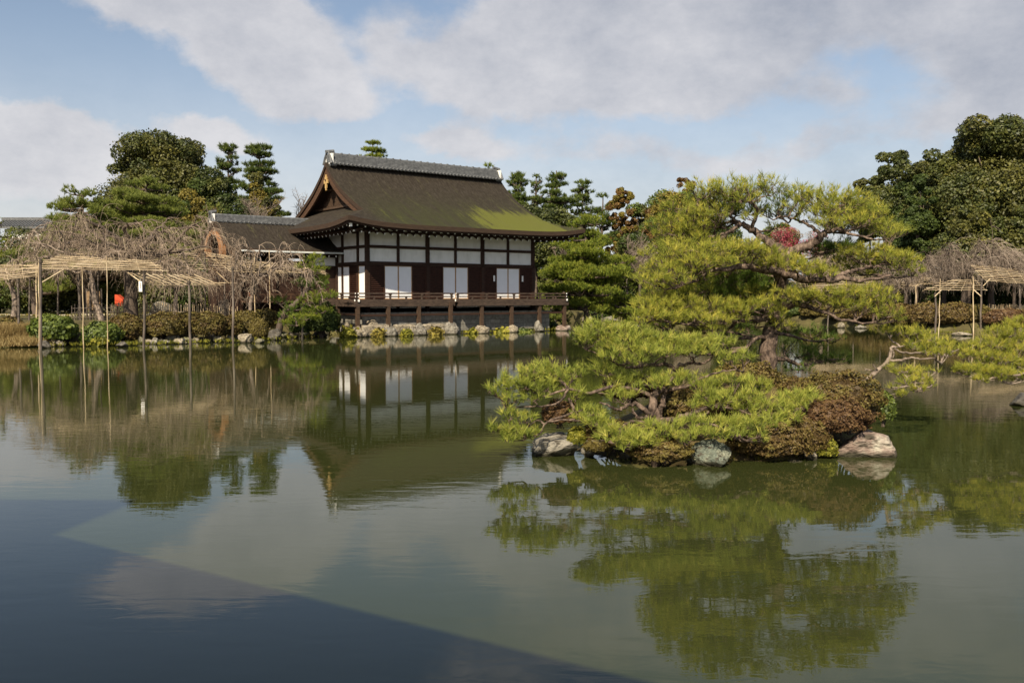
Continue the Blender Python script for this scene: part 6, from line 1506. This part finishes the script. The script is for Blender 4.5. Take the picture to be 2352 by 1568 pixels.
trellis('far bamboo trellis behind the middle of the island pine', P(1740, 662, 74), P(1850, 662, 74), P(1850, 645, 80), P(1760, 645, 80), 7, 5, [(1800, 742, 74, 655, .07, 'pole_wood'), (1720, 740, 76, 660, .06, 'pole_wood')], [], 16, GT)
rbush = [(2060, 730, 50, 22, 62, 'azalea', 'brown hedge bush behind the first right bank pole'), (2130, 738, 55, 26, 58, 'azalea', 'brown azalea left of the pale boulder on the right bank'), (2195, 742, 50, 26, 56, 'azalea', 'brown azalea behind the flat pale rock'), (2240, 738, 40, 22, 58, 'azalea_olive', 'olive azalea between the two right trellis poles'), (2310, 735, 50, 20, 57, 'azalea_red', 'reddish azalea slope at the right edge'), (1990, 735, 40, 16, 68, 'azalea', 'low brown azalea behind the pine limb on the far bank'), (2360, 748, 40, 18, 56, 'azalea', 'brown azalea under the right edge trellis'), (1930, 732, 40, 14, 72, 'azalea_olive', 'olive low bush on the far bank beneath the island pine'),
         (2010, 742, 44, 22, 66.5, 'azalea', 'brown rounded bush at the far bank left of the first right pole'), (1880, 735, 44, 16, 74, 'azalea_olive', 'olive rounded bush far across the water right of the pine trunk'), (2090, 748, 40, 18, 60, 'azalea_olive', 'olive brown bush at the waterline by the first right pole'), (2165, 750, 42, 18, 55.5, 'azalea', 'low brown bush at the waterline in front of the white braced trellis'), (1820, 733, 44, 14, 78, 'leaf_deep', 'dark green bush far across the water behind the pine trunk')]
rbush += [(1375, 730, 34, 12, 80, 'leaf_deep', 'dark bush at the far waterline under the layered pine'), (1500, 730, 40, 12, 80, 'leaf_deep', 'dark bush at the far waterline right of the low pine pads'), (1620, 730, 46, 12, 80, 'azalea_olive', 'olive bush far across the water behind the lower left boughs'), (1720, 730, 40, 12, 78, 'leaf_deep', 'dark bush far across the water left of the pine trunk')]
for i, (x, y, hw, hh, d, mt_, lb) in enumerate(rbush):
    ye = np.interp(x, [1300, 1600, 1750, 1900, 2023, 2120, 2280, 2352], [737, 737, 741, 746, 752, 764, 769, 771])
    d = PZ(x, ye, 0)[1] + (.9 if i % 3 else 1.5); hh = hh * 1.15
    pt_ = P(x, 700, d); zc_ = gz(pt_[0], d) - .15 + hh * d / F * .75
    y = 676 + (CAMZ - zc_) * F / d
    bush(lb, x, y, hw, hh, d, mt_, n=3000, leaf=.085, seed=350 + i, group='clipped bushes along the right bank')
fence('low pale bamboo fence above the brown azaleas on the right bank', [gp(2060, 64), gp(2200, 62), gp(2300, 61), gp(2352, 60)], .55, 60, 7, rails=(.5,))
for i, (x, yt, yb, hw, d, mt_, lb) in enumerate([(1245, 560, 735, 60, 92, 'leaf_deep', 'deep hedge seen past the right end of the hall'), (1330, 575, 735, 60, 92, 'leaf_dark', 'dark hedge behind the trunk of the layered pine'), (1400, 585, 735, 70, 90, 'leaf_deep', 'dark hedge behind the low pine pads'), (1500, 595, 735, 70, 90, 'leaf_deep', 'dark hedge on the far shore right of the low pine pads'), (1620, 585, 735, 80, 88, 'leaf_dark', 'dark hedge on the far shore behind the island pine'), (1760, 595, 740, 80, 86, 'leaf_olive', 'olive hedge on the far shore behind the pine trunk'), (1900, 600, 740, 80, 84, 'leaf_deep', 'deep hedge on the far shore at the right'),
                                                  (2050, 585, 720, 90, 76, 'leaf_dark', 'dark hedge behind the right cherries'), (2200, 585, 715, 90, 72, 'leaf_deep', 'deep green hedge behind the right trellis'), (2340, 575, 715, 80, 70, 'leaf_deep', 'deep green hedge at the right edge')]):
    broadleaf(lb, x, yt, yb, hw, d, mt_, n=6500, leaf=.19, seed=160 + i, nl=24, shape='hedge', name='hedge', cat='hedge', group='hedges on the far shore', trunk=False, mat2='leaf_dark')

# tiled roof of a far building at the left edge
c = P(60, 520, 92); root = empty('far_building', (c[0], 92, gz(c[0], 92)), 'distant building with a grey tiled roof at the left edge', 'building'); gb = gz(c[0], 92)
zr_, ze_ = P(60, 503, 92)[2] - gb, P(60, 521, 92)[2] - gb
m_ = MB(); m_.box((0, 1.5, ze_ / 2 - .1), (4.6, 2.6, ze_ - .2)); m_.build('wall', M['plaster'], root)
m_ = MB()
for sg in (-1, 1):
    m_.add([(-3.1, 1.5, zr_), (2.1, 1.5, zr_), (2.1, 1.5 + sg * 1.9, ze_), (-3.1, 1.5 + sg * 1.9, ze_), (-3.1, 1.5, zr_ - .2), (2.1, 1.5, zr_ - .2), (2.1, 1.5 + sg * 1.9, ze_ - .2), (-3.1, 1.5 + sg * 1.9, ze_ - .2)], [[0, 1, 2, 3], [7, 6, 5, 4], [3, 2, 6, 7], [0, 3, 7, 4], [1, 5, 6, 2]])
for x_ in np.arange(-3.0, 2.1, .3): m_.tubes(np.array([[x_, -.4, ze_ + .03], [x_, 1.5, zr_ + .03]]), np.array([.06, .06]), 5)
m_.box((-.5, 1.5, zr_ + .12), (5.4, .4, .3)); m_.build('roof', M['tile'], root)

# covered bridge the photographer stands on; its roof shades the near water
e0, e1 = np.array([-3.61, 2.52]), np.array([-.62, .61])
RH = 4.5
shift = sun_h * (RH / math.tan(SUN_EL))
s0, s1 = PZ(560, 1335, 0)[:2] - shift, PZ(1500, 1568, 0)[:2] - shift
dr_ = unit(s1 - s0); nr_ = np.array([-dr_[1], dr_[0]]); nr_ = nr_ if nr_[1] > 0 else -nr_
base = np.array([*(s0 - nr_ * 2.4), 0.0])
root = empty('covered_bridge', base, 'roofed timber bridge at the near end of the pond', 'bridge')
ang = math.atan2(dr_[1], dr_[0]); root.rotation_euler = (0, 0, ang)
m_ = MB()
for sg in (1, -1):
    m_.add([(-14, 0, RH + 1.3), (14, 0, RH + 1.3), (14, sg * 2.4, RH), (-14, sg * 2.4, RH), (-14, 0, RH + 1.1), (14, 0, RH + 1.1), (14, sg * 2.4, RH - .2), (-14, sg * 2.4, RH - .2)], [[0, 1, 2, 3], [7, 6, 5, 4], [3, 2, 6, 7], [0, 3, 7, 4], [1, 5, 6, 2]])
m_.build('roof', M['thatch'], root)
m_ = MB(); m_.box((0, -.6, .55), (28, 3.0, .14)); m_.build('deck', M['deck_wood'], root)
for x_ in np.arange(-13, 14, 3.2):
    for y_ in (-2.0, .7):
        m_ = MB(); m_.box((x_ + .5, y_, RH / 2 - .6), (.2, .2, RH + 1.2)); m_.build('post', M['dark_wood'], root)

tw = PZ(200, 1225, 0)[:2] - sun_h * 9.0 - np.array([1.33, 0])
TWH = 9.9
root = empty('bridge_tower', (tw[0], tw[1], 0), 'tall roofed middle pavilion of the timber bridge', 'bridge tower')
m_ = MB(); m_.box((-4.2, -2.6, 4.9), (8.2, 5.0, 7.0)); m_.build('wall', M['dark_wood'], root)
m_ = MB()
for sg in (1, -1):
    m_.add([(-9, -2.6, TWH + 1.6), (0, -2.6, TWH + 1.6), (0, -2.6 + sg * 3.1, TWH - 1.2), (-9, -2.6 + sg * 3.1, TWH - 1.2), (-9, -2.6, TWH + 1.3), (0, -2.6, TWH + 1.3), (0, -2.6 + sg * 3.1, TWH - 1.5), (-9, -2.6 + sg * 3.1, TWH - 1.5)], [[0, 1, 2, 3], [7, 6, 5, 4], [3, 2, 6, 7], [0, 3, 7, 4], [1, 5, 6, 2]])
m_.build('roof', M['thatch'], root)
for x_ in (-8.0, -4.2, -.4):
    for y_ in (-4.8, -.4):
        m_ = MB(); m_.box((x_, y_, .5), (.35, .35, 3.0)); m_.build('post', M['dark_wood'], root)
